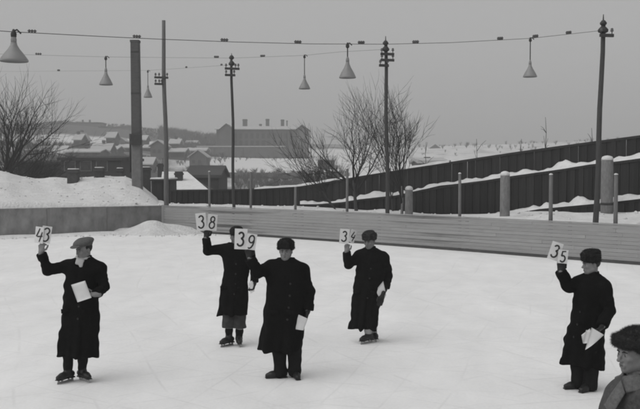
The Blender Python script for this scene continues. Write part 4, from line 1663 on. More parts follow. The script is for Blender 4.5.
def head_prims(F, C, R, neck_to):
    C = np.array(C, float)
    T = lambda x, y, z: C + R @ np.array([x, y, z])
    E = lambda c, r, k=.02, op='u', RR=None: F.ell(T(*c), r, R if RR is None else R @ RR, k, op)
    E((0, .018, .035), (.074, .094, .088))
    E((0, -.028, -.03), (.060, .064, .082), .03)
    E((0, -.040, -.076), (.043, .042, .036), .025)
    for sgn in (-1, 1):
        F.cap(T(sgn * .054, .008, -.05), T(sgn * .020, -.058, -.098), .019, .014, .022)
        E((sgn * .040, -.066, -.022), (.022, .020, .020), .02)
    E((0, -.073, -.101), (.018, .015, .014), .014)
    F.cap(T(-.036, -.080, .020), T(.036, -.080, .020), .011, .011, .014)
    for sgn in (-1, 1):
        E((sgn * .031, -.096, -.001), (.019, .014, .011), .012, 's')
        E((sgn * .031, -.078, -.002), (.015, .013, .012), .004)
    F.cap(T(0, -.088, .006), T(0, -.112, -.034), .0085, .0115, .010)
    for sgn in (-1, 1):
        E((sgn * .011, -.098, -.040), (.008, .011, .008), .006)
    F.cap(T(-.018, -.0850, -.0635), T(.018, -.0850, -.0635), .0085, .0075, .008)
    F.cap(T(-.015, -.0845, -.0765), T(.015, -.0845, -.0765), .0085, .0085, .008)
    F.cap(T(-.021, -.097, -.0700), T(.021, -.097, -.0700), .0035, .0035, .004, 's')
    for sgn in (-1, 1):
        E((sgn * .078, .014, -.008), (.010, .019, .032), .008, 'u', Rx(.2))
        E((sgn * .088, .010, -.004), (.006, .010, .018), .004, 's')
    F.cap(T(0, .022, -.06), neck_to, .055, .062, .03)


def strands(V, N, count, length, thick, seed, down=.3):
    """short hairs standing on a surface, as thin triangles"""
    r = np.random.default_rng(seed)
    i = r.integers(0, len(V), count)
    p, n = V[i], N[i]
    d = n + r.normal(size=p.shape) * .45 + np.array([0, 0, -down])
    d /= np.linalg.norm(d, axis=1)[:, None]
    t = np.cross(d, r.normal(size=p.shape))
    t /= np.linalg.norm(t, axis=1)[:, None] + 1e-9
    L_ = length * (.5 + r.random((count, 1)))
    a, b, c = p + t * thick - n * .004, p - t * thick - n * .004, p + d * L_
    v = np.stack([a, b, c], 1).reshape(-1, 3)
    return v, np.arange(len(v)).reshape(-1, 3)


def vnormals(v, f):
    n = np.cross(v[f[:, 2]] - v[f[:, 0]], v[f[:, 3]] - v[f[:, 1]])
    N = np.zeros_like(v)
    for k in range(4): np.add.at(N, f[:, k], n)
    return N / (np.linalg.norm(N, axis=1)[:, None] + 1e-12)


def fur_mesh(name, VF, m, parent, count, length, seed, thick=.0016):
    v, f = VF
    sv, sf = strands(v, vnormals(v, f), count, length, thick, seed)
    V = np.concatenate([v, sv])
    faces = f.tolist() + (sf + len(v)).tolist()
    return link(name, mesh(name, V, faces, m, True), parent)


# painted numerals as ribbons of paint
def arc(cx, cy, rx, ry, a0, a1, n=14):
    return [(cx + rx * math.cos(math.radians(a0 + (a1 - a0) * i / n)), cy + ry * math.sin(math.radians(a0 + (a1 - a0) * i / n))) for i in range(n + 1)]


STROKES = {
    '3': [arc(.29, .755, .22, .215, 160, -80) + arc(.28, .275, .27, .265, 78, -160)],
    '4': [[(.30, 1.0), (.22, .78), (.06, .40), (.20, .38), (.66, .44)], [(.58, .74), (.50, .40), (.40, .0)]],
    '5': [[(.56, .99), (.16, .97), (.12, .56)] + arc(.28, .30, .28, .29, 118, -150)],
    '8': [arc(.30, .755, .19, .21, 0, 360, 20), arc(.30, .275, .25, .265, 0, 360, 20)],
    '9': [arc(.28, .70, .23, .27, 0, 360, 20), [(.51, .72), (.52, .5), (.47, .25), (.36, .06), (.2, -.01), (.09, .06)]],
}


def numeral(d, hgt, wid, m, parent, yoff, slant=.08):
    mb = MB()
    for st in STROKES[d]:
        q = [Vector(((x - .3) * hgt * .82 + (y - .5) * slant * hgt, 0, (y - .5) * hgt)) for x, y in st]
        top, bot = [], []
        for i, p in enumerate(q):
            t = (q[min(i + 1, len(q) - 1)] - q[max(i - 1, 0)]).normalized()
            nn = Vector((-t.z, 0, t.x)) * (wid / 2) * (1.0 if 0 < i < len(q) - 1 else .75)
            top.append(p + nn); bot.append(p - nn)
        v, f = [], []
        for y in (yoff - .0012, yoff):
            v += [Vector((p.x, y, p.z)) for p in top] + [Vector((p.x, y, p.z)) for p in bot]
        k = len(q)
        for i in range(k - 1):
            f.append((i, i + 1, k + i + 1, k + i))
            f.append((2 * k + i, 3 * k + i, 3 * k + i + 1, 2 * k + i + 1))
            f.append((i, 2 * k + i, 2 * k + i + 1, i + 1))
            f.append((k + i, k + i + 1, 3 * k + i + 1, 3 * k + i))
        mb.add(v, f)
        yoff -= .0004
    o = mb.build('numeral', m, parent)
    return o


def number_card(d, who, px, py, D, wpx, hpx, roll, yaw, tilt=0.0, frac=.74, dz=0.0, stroke=.088):
    c = U(px, py, D)
    s = D / FPX
    w, h = wpx * s, hpx * s
    t = thing('number_card', 'white card with painted numeral ' + {'3': 'three', '4': 'four', '5': 'five', '8': 'eight', '9': 'nine'}[d] + ' held up by ' + who.replace('the stout judge in the wide overcoat', 'the stout judge').replace('the judge in the tall fur hat', 'the tall-hatted judge'), 'number card', c, 'score cards held up')
    t.rotation_euler = (math.radians(tilt), math.radians(roll), math.radians(yaw))
    mb = MB()
    n = 6
    v, f = [], []                                   # slightly bowed card
    for side in (-.0016, .0016):
        for i in range(n + 1):
            u = i / n - .5
            for z in (-h / 2, h / 2):
                v.append((u * w, side + .02 * w * (4 * u * u) , z))
    k = 2 * (n + 1)
    for i in range(n):
        a = 2 * i
        f += [(a, a + 2, a + 3, a + 1), (k + a, k + a + 1, k + a + 3, k + a + 2), (a, k + a, k + a + 2, a + 2), (a + 1, a + 3, k + a + 3, k + a + 1)]
    f += [(0, 1, k + 1, k), (2 * n, k + 2 * n, k + 2 * n + 1, 2 * n + 1)]
    mb.add(v, f)
    mb.build('sheet', M['card'], t)
    numeral(d, h * frac, h * stroke, M['ink'], t, -.0025)
    return t


def papers(label, quads, D, dy, cat='papers', thick=.002, m='paper', name='score_papers', fold=.0):
    """sheets given by their four photo corners, stacked one behind another"""
    c = U(sum(q[0] for q in quads[0]) / 4, sum(q[1] for q in quads[0]) / 4, D + dy)
    t = thing(name, label, cat, c, 'papers held by the judges')
    for i, q in enumerate(quads):
        mb = MB()
        P = [U(x, y, D + dy + .006 * i + (.01 if k in (1, 2) else 0)) - c for k, (x, y) in enumerate(q)]
        nn = (P[1] - P[0]).cross(P[3] - P[0]).normalized()
        if nn.y > 0: nn = -nn
        g, v, f = 6, [], []
        for sd in (thick / 2, -thick / 2):
            for a in range(g + 1):
                for b in range(g + 1):
                    u, w = a / g, b / g
                    p = (P[0] * (1 - u) + P[1] * u) * (1 - w) + (P[3] * (1 - u) + P[2] * u) * w
                    v.append(p + nn * (sd + .012 * math.sin(u * 3 + i) * w))
        G_ = (g + 1) ** 2
        for a in range(g):
            for b in range(g):
                k = a * (g + 1) + b
                f.append((k, k + 1, k + g + 2, k + g + 1))
                f.append((G_ + k, G_ + k + g + 1, G_ + k + g + 2, G_ + k + 1))
        for a in range(g):
            for k, l in ((a * (g + 1), (a + 1) * (g + 1)), (a * (g + 1) + g, (a + 1) * (g + 1) + g), (a, a + 1), (g * (g + 1) + a, g * (g + 1) + a + 1)):
                f.append((k, l, G_ + l, G_ + k))
        mb.add(v, f)
        mb.build('sheet', M[m], t, True)
    return t


def boot(name, parent, ankle, toe, m, top=.12, skate=True, L_=.265, w=.044, seed=0):
    """lace boot: shaft, foot, sole, and a blade if it is a skate"""
    a = np.array(ankle, float)
    d = unit([toe[0], toe[1], 0])
    base = .044 if skate else .003
    F = Field()
    heel = np.array([a[0], a[1], base]) - d * .06
    s = np.array([-d[1], d[0], 0])
    F.cap(np.array([a[0], a[1], base + .07]), np.array([a[0], a[1], base + .07 + top]), .05, .056, .03, flat=True)
    F.cap(heel + [0, 0, .05], heel + d * .02 + [0, 0, .045], .042, .042, .03)
    F.cap(heel + d * .05 + [0, 0, .055], heel + d * (L_ * .62) + [0, 0, .042], .046, .042, .035)
    F.cap(heel + d * (L_ * .6) + [0, 0, .036], heel + d * (L_ - .045) + [0, 0, .032], .043, .034, .03)
    F.box(heel + d * (L_ * .45) + [0, 0, -.04], .3, .3, .045, .001, None, .006, 's')
    lw = Waves(seed + 5, 40)
    b = fmesh(name, F.build(.006, lambda P: .0015 * lw(P)), M[m], parent)
    mb = MB()
    R = Matrix(((d[0], s[0], 0), (d[1], s[1], 0), (0, 0, 1)))
    T = Matrix.Translation(Vector(heel)) @ R.to_4x4()
    mb.bbox((-.035, -w * .8, -.002), (.045, w * .8, .014), .006, T)
    mb.bbox((.046, -w * .75, .004), (L_ - .012, w * .8, .014), .006, T)
    mb.build('sole', M['boot'], b)
    if skate:
        bl = MB()
        bl.box((-.03, -.0022, -.043), (L_ - .025, .0022, -.018), T)
        for x in (-.01, .05, L_ * .6, L_ - .05):
            bl.box((x - .012, -.006, -.0185), (x + .012, .006, -.002), T)
        bl.build('blade', M['blade'], b)
    return b


def person(label, D, foot, head, hyaw, hpitch, sec, hem, yaw, rarm, larm, legs, coat='coat_black', hat='fur', skin='skin', gloves=(True, True), arm_r=1.0, hs=1.0,
           *, ratio=.62, h_body=.0065, h_coat=.010, seed=1, trousers='trouser', boots=None, hatm='fur', collar=True, vneck=0.0, group=True, rh=None, lh=None, body_dy=.0):
    """a standing figure. sec: coat silhouette rows (py, x left, x right); arms: shoulder, elbow, wrist as (px, py, dy)"""
    b = G(*foot)
    b = U(foot[0], foot[1], D)
    base = Vector((b.x, D, 0))
    t = thing('person', label, 'person', base, 'judges on the ice' if group else None)
    def L(px, py, dy=0.0): return np.array(U(px, py, D + dy) - base)
    hy, hp = math.radians(hyaw), math.radians(hpitch)
    RH = Rz(hy) @ Rx(hp)
    HC = L(head[0], head[1], head[2] if len(head) > 2 else -.02)
    T = lambda x, y, z: HC + RH @ np.array([x, y, z])
    yw = math.radians(yaw)
    FW, SD = np.array([math.sin(yw), -math.cos(yw), 0]), np.array([math.cos(yw), math.sin(yw), 0])
    rows = []
    for py, xl, xr in sec:
        l, r = L(xl, py, body_dy), L(xr, py, body_dy)
        rx = (r[0] - l[0]) / 2
        rows.append((l[2], (l[0] + r[0]) / 2, body_dy, rx, rx * ratio))
    zt = max(r[0] for r in rows)
    # depth grows gently: belly / back keep a believable thickness
    rows = [(z, cx, cy, rx, max(ry, .105) if z < zt - .05 else ry) for z, cx, cy, rx, ry in rows]
    neck = np.array([rows[0][1], .02 + body_dy, zt - .02])
    A = {'r': [L(*p) for p in rarm], 'l': [L(*p) for p in larm]}
    # ---- body
    F = Field()
    head_prims(F, HC, RH, neck)
    zc = [r for r in rows]
    pel = np.array([np.interp(.95, [r[0] for r in rows[::-1]], [r[1] for r in rows[::-1]]), body_dy, .92])
    F.cap(neck - [0, 0, .14], pel, .085, .085, .06)
    for s_ in ('r', 'l'):
        S, E, W = A[s_]
        F.cap(neck - [0, 0, .10], S, .06, .05, .05)
        F.chain([S, E, W], [.048, .040, .029], .03)
    hands = {'r': rh, 'l': lh}
    for s_ in ('r', 'l'):
        f, n, side, curl = hands[s_]
        hand_prims(F, A[s_][2], f, n, side, 0.0, curl)
    for hip, knee, ank, toe in legs:
        hp_, kn, an = L(*hip), L(*knee), L(*ank)
        F.chain([hp_, kn, an], [.078, .052, .036], .03)
        d = unit([toe[0], toe[1], 0])
        F.cap([an[0], an[1], .07], np.array([an[0], an[1], .055]) + d * .12, .03, .022, .015)
        F.cap(an, [an[0], an[1], .07], .034, .03, .015)
    body = fmesh('body', F.build(h_body), M[skin], t)
    # ---- face details
    for sg in (-1, 1):
        mb = MB()
        mb.lathe([(.001, -.010), (.006, -.0075), (.0085, 0), (.006, .0075), (.001, .010)], n=10)
        o = mb.build('eye', M['eye'], t, True)
        o.location = T(sg * .031, -.0835, -.003)
        q = MB().tube([T(sg * .014, -.0955, .013), T(sg * .030, -.096, .019), T(sg * .048, -.083, .013)], [.0035, .0045, .002], 6)
        q.build('eyebrow', M['hair'], t, True)
    MB().tube([T(-.02, -.0865, -.0715), T(-.008, -.0945, -.0675), T(.008, -.0945, -.0675), T(.02, -.0865, -.0715)], [.002, .0042, .0042, .002], 6).build('mouth', M['lip'], t, True)
    # ---- hair below the hat
    F = Field()
    F.ell(T(0, .024, .032), (.078, .092, .088), RH, .01)
    F.box(T(0, -.115, -.05), .13, .085, .2, .02, RH, .02, 's')
    F.box(T(0, .0, -.115), .13, .2, .075, .02, RH, .02, 's')
    hw = Waves(seed + 70, 90)
    fmesh('hair', F.build(.006, lambda P: .002 * hw(P)), M['hair'], t)
    # ---- hat
    hwv, hwv2 = Waves(seed + 80, 60), Waves(seed + 81, 150)
    shrink = lambda vf_: (T(0, 0, .045) + (vf_[0] - T(0, 0, .045)) * hs, vf_[1])
    F = Field()
    if hat == 'flat':
        Rc = RH @ Rx(.16)
        F.ell(T(0, .002, .100), (.116, .138, .050), Rc, .02)
        F.cyl(T(0, .012, .074), .088, .108, .022, .01, RH, .02)
        F.ell(T(0, -.118, .062), (.080, .062, .011), RH @ Rx(.22), .012)
        fmesh('flat_cap', F.build(.006, lambda P: .0025 * hwv(P)), M[hatm], t)
        MB().lathe([(.001, .154), (.011, .152), (.012, .147), (.001, .143)], n=10, c=HC, M=Matrix(Rc.tolist())).build('cap_button', M[hatm], t, True)
    elif hat == 'tall':
        F.cyl(T(0, .008, .100), .104, .118, .078, .03, RH, .02, taper=.05)
        F.box(T(0, -.105, .095), .075, .02, .055, .018, RH, .015)
        for sg in (-1, 1): F.box(T(sg * .102, .02, .09), .018, .075, .055, .016, RH, .015)
        F.ell(T(0, .01, .172), (.09, .1, .03), RH, .03)
        fur_mesh('fur_hat', shrink(F.build(.006, lambda P: .0022 * hwv(P) + .0012 * hwv2(P))), M[hatm], t, 5000, .013, seed, .0022)
    elif hat == 'ushanka':
        F.cyl(T(0, .008, .088), .092, .108, .062, .03, RH, .02)
        F.ell(T(0, .01, .135), (.085, .098, .034), RH, .03)
        F.box(T(0, -.108, .084), .074, .020, .042, .015, RH @ Rx(-.12), .012)
        for sg in (-1, 1):
            F.box(T(sg * .096, .02, .070), .016, .068, .055, .014, RH, .012)
        F.box(T(0, .105, .05), .075, .018, .055, .015, RH, .02)
        fur_mesh('fur_hat', shrink(F.build(.006, lambda P: .0022 * hwv(P) + .0012 * hwv2(P))), M[hatm], t, 5000, .013, seed, .0022)
    elif hat == 'fur_big':
        F.ell(T(0, .014, .088), (.094, .108, .068), RH, .02)
        F.cap(T(-.075, -.062, .072), T(.075, -.062, .072), .026, .026, .03)
        F.box(T(0, -.088, .078), .076, .018, .034, .017, RH, .03)
        for sg in (-1, 1):
            F.box(T(sg * .090, .035, .058), .017, .078, .042, .016, RH, .03)
        F.box(T(0, .108, .05), .074, .018, .048, .016, RH, .03)
        fur_mesh('fur_hat', F.build(.005, lambda P: .0022 * hwv(P) + .0012 * hwv2(P)), M[hatm], t, 26000, .016, seed, .0009)
    elif hat == 'beret':
        F.ell(T(0, .012, .078), (.098, .116, .074), RH, .02)
        F.cyl(T(0, .008, .04), .086, .106, .02, .01, RH, .02)
        fmesh('knit_hat', F.build(.006, lambda P: .003 * hwv(P) + .0015 * hwv2(P)), M[hatm], t)
    # ---- coat
    F = Field()
    zh, slope = hem
    zb = rows[-1][0]
    lo = list(rows[-1]); lo[0] = zb - .12
    hz = L(foot[0], zh, body_dy)[2]
    F.loft(rows + [tuple(lo)], .03, (hz, slope, rows[-1][1]))
    for s_ in ('r', 'l'):
        S, E, W = A[s_]
        d = unit(W - E)
        mid = rows[2]
        root = np.array([mid[1] + (S[0] - mid[1]) * .55, S[1] * .6, S[2] - .035])
        F.cap(root, S, .080 * arm_r, .076 * arm_r, .07)
        F.cap(S, E, .076 * arm_r, .064 * arm_r, .035)
        F.cap(E, W - d * .012, .064 * arm_r, .056 * arm_r, .018, flat=True)
    if vneck:
        F.box(neck + FW * .13 + np.array([0, 0, .02]), .042, .10, vneck, .02, Rz(yw) @ Rx(-.35) @ Ry(.0), .02, 's')
    w1, w2, w3 = Waves(seed, 9, 12), Waves(seed + 1, 24, 12), Waves(seed + 2, 60, 8)
    vf = Waves(seed + 3, 1.0, 6)
    cx0, zw = rows[3][1], np.interp(.98, [0, 2], [0, 2])
    ph = seed * 1.7
    def disp(P):
        th = np.arctan2(P[:, 1] - body_dy, P[:, 0] - np.interp(P[:, 2], [r[0] for r in rows[::-1]], [r[1] for r in rows[::-1]]))
        low = np.clip((1.05 - P[:, 2]) / .6, 0, 1)
        fold = low * (.013 * np.sin(5 * th + ph + 1.2 * vf(P * [1, 1, 2])) + .008 * np.sin(9 * th + 2 * ph + vf(P * 2)))
        Q = P * np.array([1, 1, 1.5])
        d = fold + .007 * w1(P) + .0065 * w2(Q) + .0018 * w3(P)
        for s_ in ('r', 'l'):
            E_ = A[s_][1]
            rr_ = np.linalg.norm(P - E_, axis=1)
            d = d + .0065 * np.sin(rr_ * 125 + 2.2 * w2(P * .5) + seed) * np.exp(-(rr_ / .17) ** 2) * (.6 + .5 * w1(P))
        u = (P[:, 0] - cx0) * SD[0] + (P[:, 1] - body_dy) * SD[1]
        v = (P[:, 0] - cx0) * FW[0] + (P[:, 1] - body_dy) * FW[1]
        front = (v > .03) & (P[:, 2] < zt - .05)
        d = d - front * (.010 / (1 + np.exp(-(u - .05) / .004)) - .010 / (1 + np.exp(-(u - .13) / .02)))
        return d
    ct = fmesh('overcoat', F.build(h_coat, disp), M[coat], t)
    # ---- collar, cuffs, buttons, pocket flaps
    NC = neck + (np.array(T(0, .02, -.10)) - neck) * .35
    if collar:
        F = Field()
        F.cyl(NC + [0, 0, -.015], .092, .090, .058, .012, None, .01, taper=-.16)
        F.cyl(NC + [0, 0, .03], .072, .070, .09, .01, None, .01, 's')
        gap = NC + FW * .11
        F.box(gap + [0, 0, .02], .022, .08, .10, .01, Rz(yw), .02, 's')
        for sg in (-1, 1):
            c_ = NC + FW * .088 + SD * sg * .052 + np.array([0, 0, -.085])
            F.box(c_, .030, .011, .075, .010, Rz(yw) @ Ry(sg * .42) @ Rx(-.22), .015)
        cw = Waves(seed + 8, 35)
        fmesh('collar', F.build(.006, lambda P: .002 * cw(P)), M[coat if coat != 'coat_grey' else 'collar_grey'], ct)
    def surf(u, z):
        """point on the coat front at offset u, height z"""
        zs = [r[0] for r in rows[::-1]]
        g = [np.interp(z, zs, [r[i] for r in rows[::-1]]) for i in range(1, 5)]
        o_ = np.array([g[0], g[1], z]) + SD * u
        tt = np.linspace(0, .5, 60)
        q = ((np.abs((o_[0] + FW[0] * tt - g[0]) / g[2])) ** 2.3 + (np.abs((o_[1] + FW[1] * tt - g[1]) / g[3])) ** 2.3)
        k = int(np.argmax(q > 1.0)) or 30
        return o_ + FW * tt[k]
    QR = Vector(FW).to_track_quat('Z', 'Y').to_matrix()
    for i in range(4):
        c_ = surf(.075, zt - .30 - .15 * i) + FW * .012
        MB().lathe([(.013, 0), (.014, .003), (.011, .006), (.002, .005)], Vector(c_), 10, QR).build('button', M['button'], ct, True)
    for sg in ((-1, 1) if abs(yaw) < 60 else ()):
        c_ = surf(sg * .10, zt - .66) + FW * .002
        MB().bbox((-.062, -.012, -.030), (.062, .004, .026), .006, Matrix.Translation(Vector(c_)) @ Matrix(Rz(yw).tolist()).to_4x4() @ Matrix.Rotation(sg * .1, 4, 'Y')).build('pocket_flap', M[coat], ct, True)
    for s_ in ('r', 'l'):
        S, E, W = A[s_]
        d = unit(W - E)
        F = Field()
        ra = .058 * arm_r
        RR = np.array(Vector(d).to_track_quat('Z', 'Y').to_matrix())
        F.cyl(W - d * .055, ra + .006, ra + .006, .045, .010, RR, .01)
        F.cyl(W - d * .015, ra - .020, ra - .020, .030, .005, RR, .006, 's')
        cw = Waves(seed + 9, 40)
        fmesh('cuff', F.build(.007, lambda P: .002 * cw(P)), M[coat], ct)
    # ---- gloves
    for s_, g in zip(('r', 'l'), gloves):
        if g:
            F = Field()
            f, n, side, curl = hands[s_]
            hand_prims(F, A[s_][2], f, n, side, .0035, curl)
            fmesh('glove', F.build(.005), M['glove'], t)
    # ---- trousers and boots
    F = Field()
    for hip, knee, ank, toe in legs:
        hp_, kn, an = L(*hip), L(*knee), L(*ank)
        d = unit([toe[0], toe[1], 0])
        if trousers == 'breeches':
            F.chain([hp_, (hp_ + kn) / 2], [.075, .094], .02)
            F.cap((hp_ + kn) / 2, kn + (an - kn) * .05, .094, .104, .02, flat=True)
        elif trousers == 'gaiter':
            F.chain([hp_, kn, an + [0, 0, .03]], [.095, .072, .056], .012)
        elif trousers == 'socked':
            F.chain([hp_, kn], [.085, .075], .012)
        else:
            F.chain([hp_, kn, an + [0, 0, .0]], [.105, .092, .082], .012)
            F.cap(an, an + [0, 0, -.045], .082, .080, .02, flat=True)
    lw1, lw2 = Waves(seed + 20, 22), Waves(seed + 21, 50)
    fmesh('trousers' if trousers != 'breeches' else 'breeches', F.build(.009, lambda P: .005 * lw1(P * [1, 1, 1.8]) + .002 * lw2(P)), M['breeches' if trousers == 'breeches' else ('sock' if trousers == 'sock' else 'trouser')], t)
    if trousers in ('breeches', 'socked'):
        for hip, knee, ank, toe in legs:
            F = Field()
            kn, an = L(*knee), L(*ank)
            F.chain([kn + (an - kn) * .0, kn + (an - kn) * .35, an], [.056, .058, .046], .02)
            fmesh('stocking', F.build(.008, lambda P: .002 * lw2(P)), M['trouser' if trousers == 'breeches' else 'sock'], t)
    for i, (hip, knee, ank, toe) in enumerate(legs):
        an = L(*ank)
        skate, top, m_ = boots[i] if isinstance(boots, list) else boots
        boot('skate_boot' if skate else 'shoe', t, an, toe, m_, top, skate, seed=seed + i)
    return t, L


# the man in the flat cap: 43
D1 = G(75, 381.5).y
t, L1 = person('man in pale flat cap and white scarf raising score cards 4 and 3', D1, (75, 381.5), (84, 249.8), -38, 6,
    [(257, 77, 92), (261, 69, 99), (267, 65.5, 102), (280, 65, 99.5), (297, 63.5, 98), (320, 61.5, 98), (340, 59.5, 97.5), (356, 57.5, 97.5)], (355.5, -.03), -22,
    [(68, 266, 0), (47.5, 270.5, -.06), (41, 252.5, -.12)], [(100, 268, 0), (105, 288, -.02), (95, 294.5, -.24)],
    [((69, 318, 0), (68, 350, -.02), (68, 371, .0), (-.5, -.86)), ((86, 318, 0), (83.5, 350, -.02), (82.5, 370, .05), (.68, -.73))],
    'coat_black', 'flat', 'skin', (False, False), 1.02, trousers='gaiter', boots=(True, .12, 'boot'), hatm='cap', seed=3, vneck=.115,
    rh=((.10, .0, 1), (0.25, 1, 0), -1, (50, 40, 25)), lh=((-1, -.15, .05), (.1, -.25, 1), 1, (25, 30, 20)))
# white scarf
F = Field()
b = np.array(L1(84.3, 258.6, 0))
for i in range(10):
    a0, a1 = 2 * math.pi * i / 10, 2 * math.pi * (i + 1) / 10
    q = lambda a: b + np.array([.074 * math.sin(a) - .012, .0 - .074 * math.cos(a), .016 - .022 * math.cos(a)])
    F.cap(q(a0), q(a1), .026, .026, .02)
F.box(b + [-.024, -.116, -.030], .050, .018, .038, .014, Rx(-.25) @ Ry(.2), .02)
F.box(b + [-.010, -.124, -.055], .022, .016, .044, .012, Rx(-.25) @ Ry(-.15), .02)
sw = Waves(99, 45)
fmesh('scarf', F.build(.006, lambda P: .003 * sw(P)), M['scarf'], t)
who = 'the man in the flat cap'
number_card('4', who, 39.2, 235.0, D1 - .15, 9.2, 16.5, 6, -14, frac=.82)
number_card('3', who, 46.3, 234.6, D1 - .145, 9.4, 17.0, 9, 6, frac=.82)
papers('white score pad held at the waist by the man in the flat cap', [[(71.2, 284.8), (85.0, 280.6), (91.5, 297.6), (77.6, 302.2)]], D1, -.30, thick=.012)

# judge with 38, behind
D2 = G(231, 345.5).y
t, L2 = person('judge in dark knitted hat and grey breeches raising score cards 3 and 8', D2, (232, 345.5), (236.3, 236.0), -35, 4,
    [(243, 230, 243.5), (246, 225, 249), (252, 223, 251), (262, 223.5, 250), (275, 223.5, 248.5), (290, 221.5, 248.5), (303, 220.5, 248), (314, 219.5, 247.5)], (314, 0), -25,
    [(226, 250, 0), (207.5, 250.5, -.03), (206, 237.5, -.1)], [(249, 251, 0), (254.5, 268, .0), (254.5, 283, -.08)],
    [((228.5, 300, 0), (229, 327, -.01), (229, 337, .0), (-.62, -.78)), ((239.5, 300, 0), (239.5, 327, 0), (239, 338, .03), (.15, -1))],
    'coat_black', 'beret', 'skin', (True, True), .98, trousers='breeches', boots=(True, .11, 'boot'), hatm='fur', seed=11, ratio=.74,
    rh=((.12, .05, 1), (.3, 1, 0), -1, (50, 45, 25)), lh=((-.2, -.15, -1), (-1, -.2, .1), 1, (35, 40, 25)))
who = 'the judge in grey breeches'
number_card('3', who, 201.2, 221.8, D2 - .14, 10.6, 17.6, -6, -6, frac=.72)
number_card('8', who, 212.3, 222.4, D2 - .16, 9.6, 16.2, 5, 8, frac=.76)
papers('folded white paper in the lowered hand of the judge in grey breeches', [[(248.8, 282.5), (252.8, 280.0), (254.5, 291.0), (250.6, 293.8)]], D2, -.13)

# judge with 39
D3 = G(283, 377.5).y
t, L3 = person('stout judge in wide black overcoat and round fur cap raising score cards 3 and 9', D3, (284, 377.5), (285.7, 250.8), -8, 3,
    [(258.5, 279, 293), (262, 274, 299), (266.5, 269.5, 304), (273, 267, 307), (284, 267, 307), (300, 265, 307), (318, 263, 305), (335, 261, 303), (351, 258, 301.5)], (350.5, -.06), -8,
    [(271, 267, 0), (258.5, 272, -.14), (249.5, 257.5, -.2)], [(302.5, 270.5, 0), (309.8, 293, .0), (308, 311, -.06)],
    [((274, 330, 0), (279.5, 352, 0), (280, 372, 0), (-.97, -.25)), ((293, 330, 0), (294.5, 352, 0), (295, 371.5, .02), (.25, -.95))],
    'coat_black', 'ushanka', 'skin', (True, True), 1.12, trousers='trouser', boots=(False, .05, 'boot'), hatm='fur', hs=.90, seed=17, ratio=.64,
    rh=((-.15, -.05, 1), (.2, 1, 0), -1, (50, 45, 25)), lh=((-.3, -.15, -1), (-1, -.2, .1), 1, (30, 35, 25)))
who = 'the stout judge in the wide overcoat'
number_card('3', who, 240.9, 239.0, D3 - .22, 12.8, 20.6, 2, -4, frac=.68, stroke=.095)
number_card('9', who, 251.4, 241.8, D3 - .25, 9.8, 16.0, 8, 6, frac=.84, stroke=.10)
papers('white papers in the lowered hand of the stout judge', [[(297.5, 314.0), (307.8, 318.6), (303.6, 330.2), (294.2, 328.8)]], D3, -.13, thick=.004)

# judge with 34
D4 = G(366, 342.5).y
t, L4 = person('judge in long black coat and pale socks skating with score cards 3 and 4', D4, (367, 343), (369.5, 241.0), -30, 12,
    [(248, 363.5, 377), (251, 358, 382), (257, 355.5, 386), (268, 356, 386), (282, 354.5, 384), (300, 353, 381), (315, 351.5, 379), (330, 350.5, 377)], (328.3, -.05), -32,
    [(359, 256, 0), (348.8, 264.5, -.08), (346.5, 251.5, -.14)], [(384, 257, 0), (388.3, 275, .02), (385.5, 289, -.06)],
    [((362, 312, 0), (367.5, 325, -.03), (368.5, 337.5, -.03), (-.7, -.7)), ((372, 312, 0), (373, 325, .1), (373.5, 335, .2), (.2, -.98))],
    'coat_dark', 'ushanka', 'skin', (False, True), 1.0, trousers='socked', boots=(True, .03, 'boot'), hatm='fur_grey', hs=.90, seed=23,
    rh=((.1, 0, 1), (.2, 1, 0), -1, (50, 45, 25)), lh=((-.35, -.15, -1), (-1, -.2, .1), 1, (30, 35, 25)))
who = 'the judge in pale socks'
number_card('3', who, 344.4, 236.3, D4 - .18, 9.6, 14.8, 4, -4, frac=.70, stroke=.095)
number_card('4', who, 352.8, 236.4, D4 - .15, 7.6, 13.0, 22, 42, frac=.78, stroke=.10)
papers('white papers in the lowered hand of the judge in pale socks', [[(383.2, 281.0), (386.2, 295.0), (383.0, 301.5), (374.0, 292.6)]], D4, -.12)
sp = thing('spare_glove', 'dark glove dangling below the papers of the judge in pale socks', 'glove', Vector(U(380.5, 303, D4 - .14)))
F = Field()
hand_prims(F, (.03, 0, .11), (-.35, 0, -1), (0, -1, 0), 1, .004, (6, 8, 6))
fmesh('glove', F.build(.005), M['glove'], sp)

# judge with 35, turned to the left
D5 = G(578, 389.5).y
t, L5 = person('judge in tall dark fur hat turned sideways raising score cards 3 and 5', D5, (580, 389.5), (591.2, 264.2), -84, 2,
    [(273, 584, 601), (277, 578.5, 604.5), (284, 575, 609.5), (296, 574, 610), (310, 572, 608), (326, 568.5, 606), (345, 563.5, 603.5), (364, 558, 602)], (364.5, -.16), -72,
    [(581, 282, .05), (568.5, 286.5, -.02), (560.5, 271.0, -.10)], [(604, 286, -.10), (609.5, 310, -.12), (602.5, 326, -.30)],
    [((578, 340, .04), (578.5, 366, .04), (578.5, 383, .05), (-.98, -.2)), ((591, 340, -.05), (591.5, 366, -.05), (590, 385, -.06), (-.8, -.6))],
    'coat_black', 'tall', 'skin', (True, True), 1.08, trousers='trouser', boots=(False, .05, 'boot'), hatm='fur', hs=.88, seed=29, ratio=.72,
    rh=((.05, 0, 1), (.2, 1, 0), -1, (50, 45, 25)), lh=((-.75, -.3, -.65), (-.4, .6, .6), 1, (30, 35, 25)))
who = 'the judge in the tall fur hat'
number_card('3', who, 555.4, 251.2, D5 - .10, 11.4, 18.4, 18, -4, frac=.70, stroke=.095)
number_card('5', who, 563.0, 256.6, D5 - .14, 10.0, 13.6, 5, 4, frac=.80, stroke=.12)
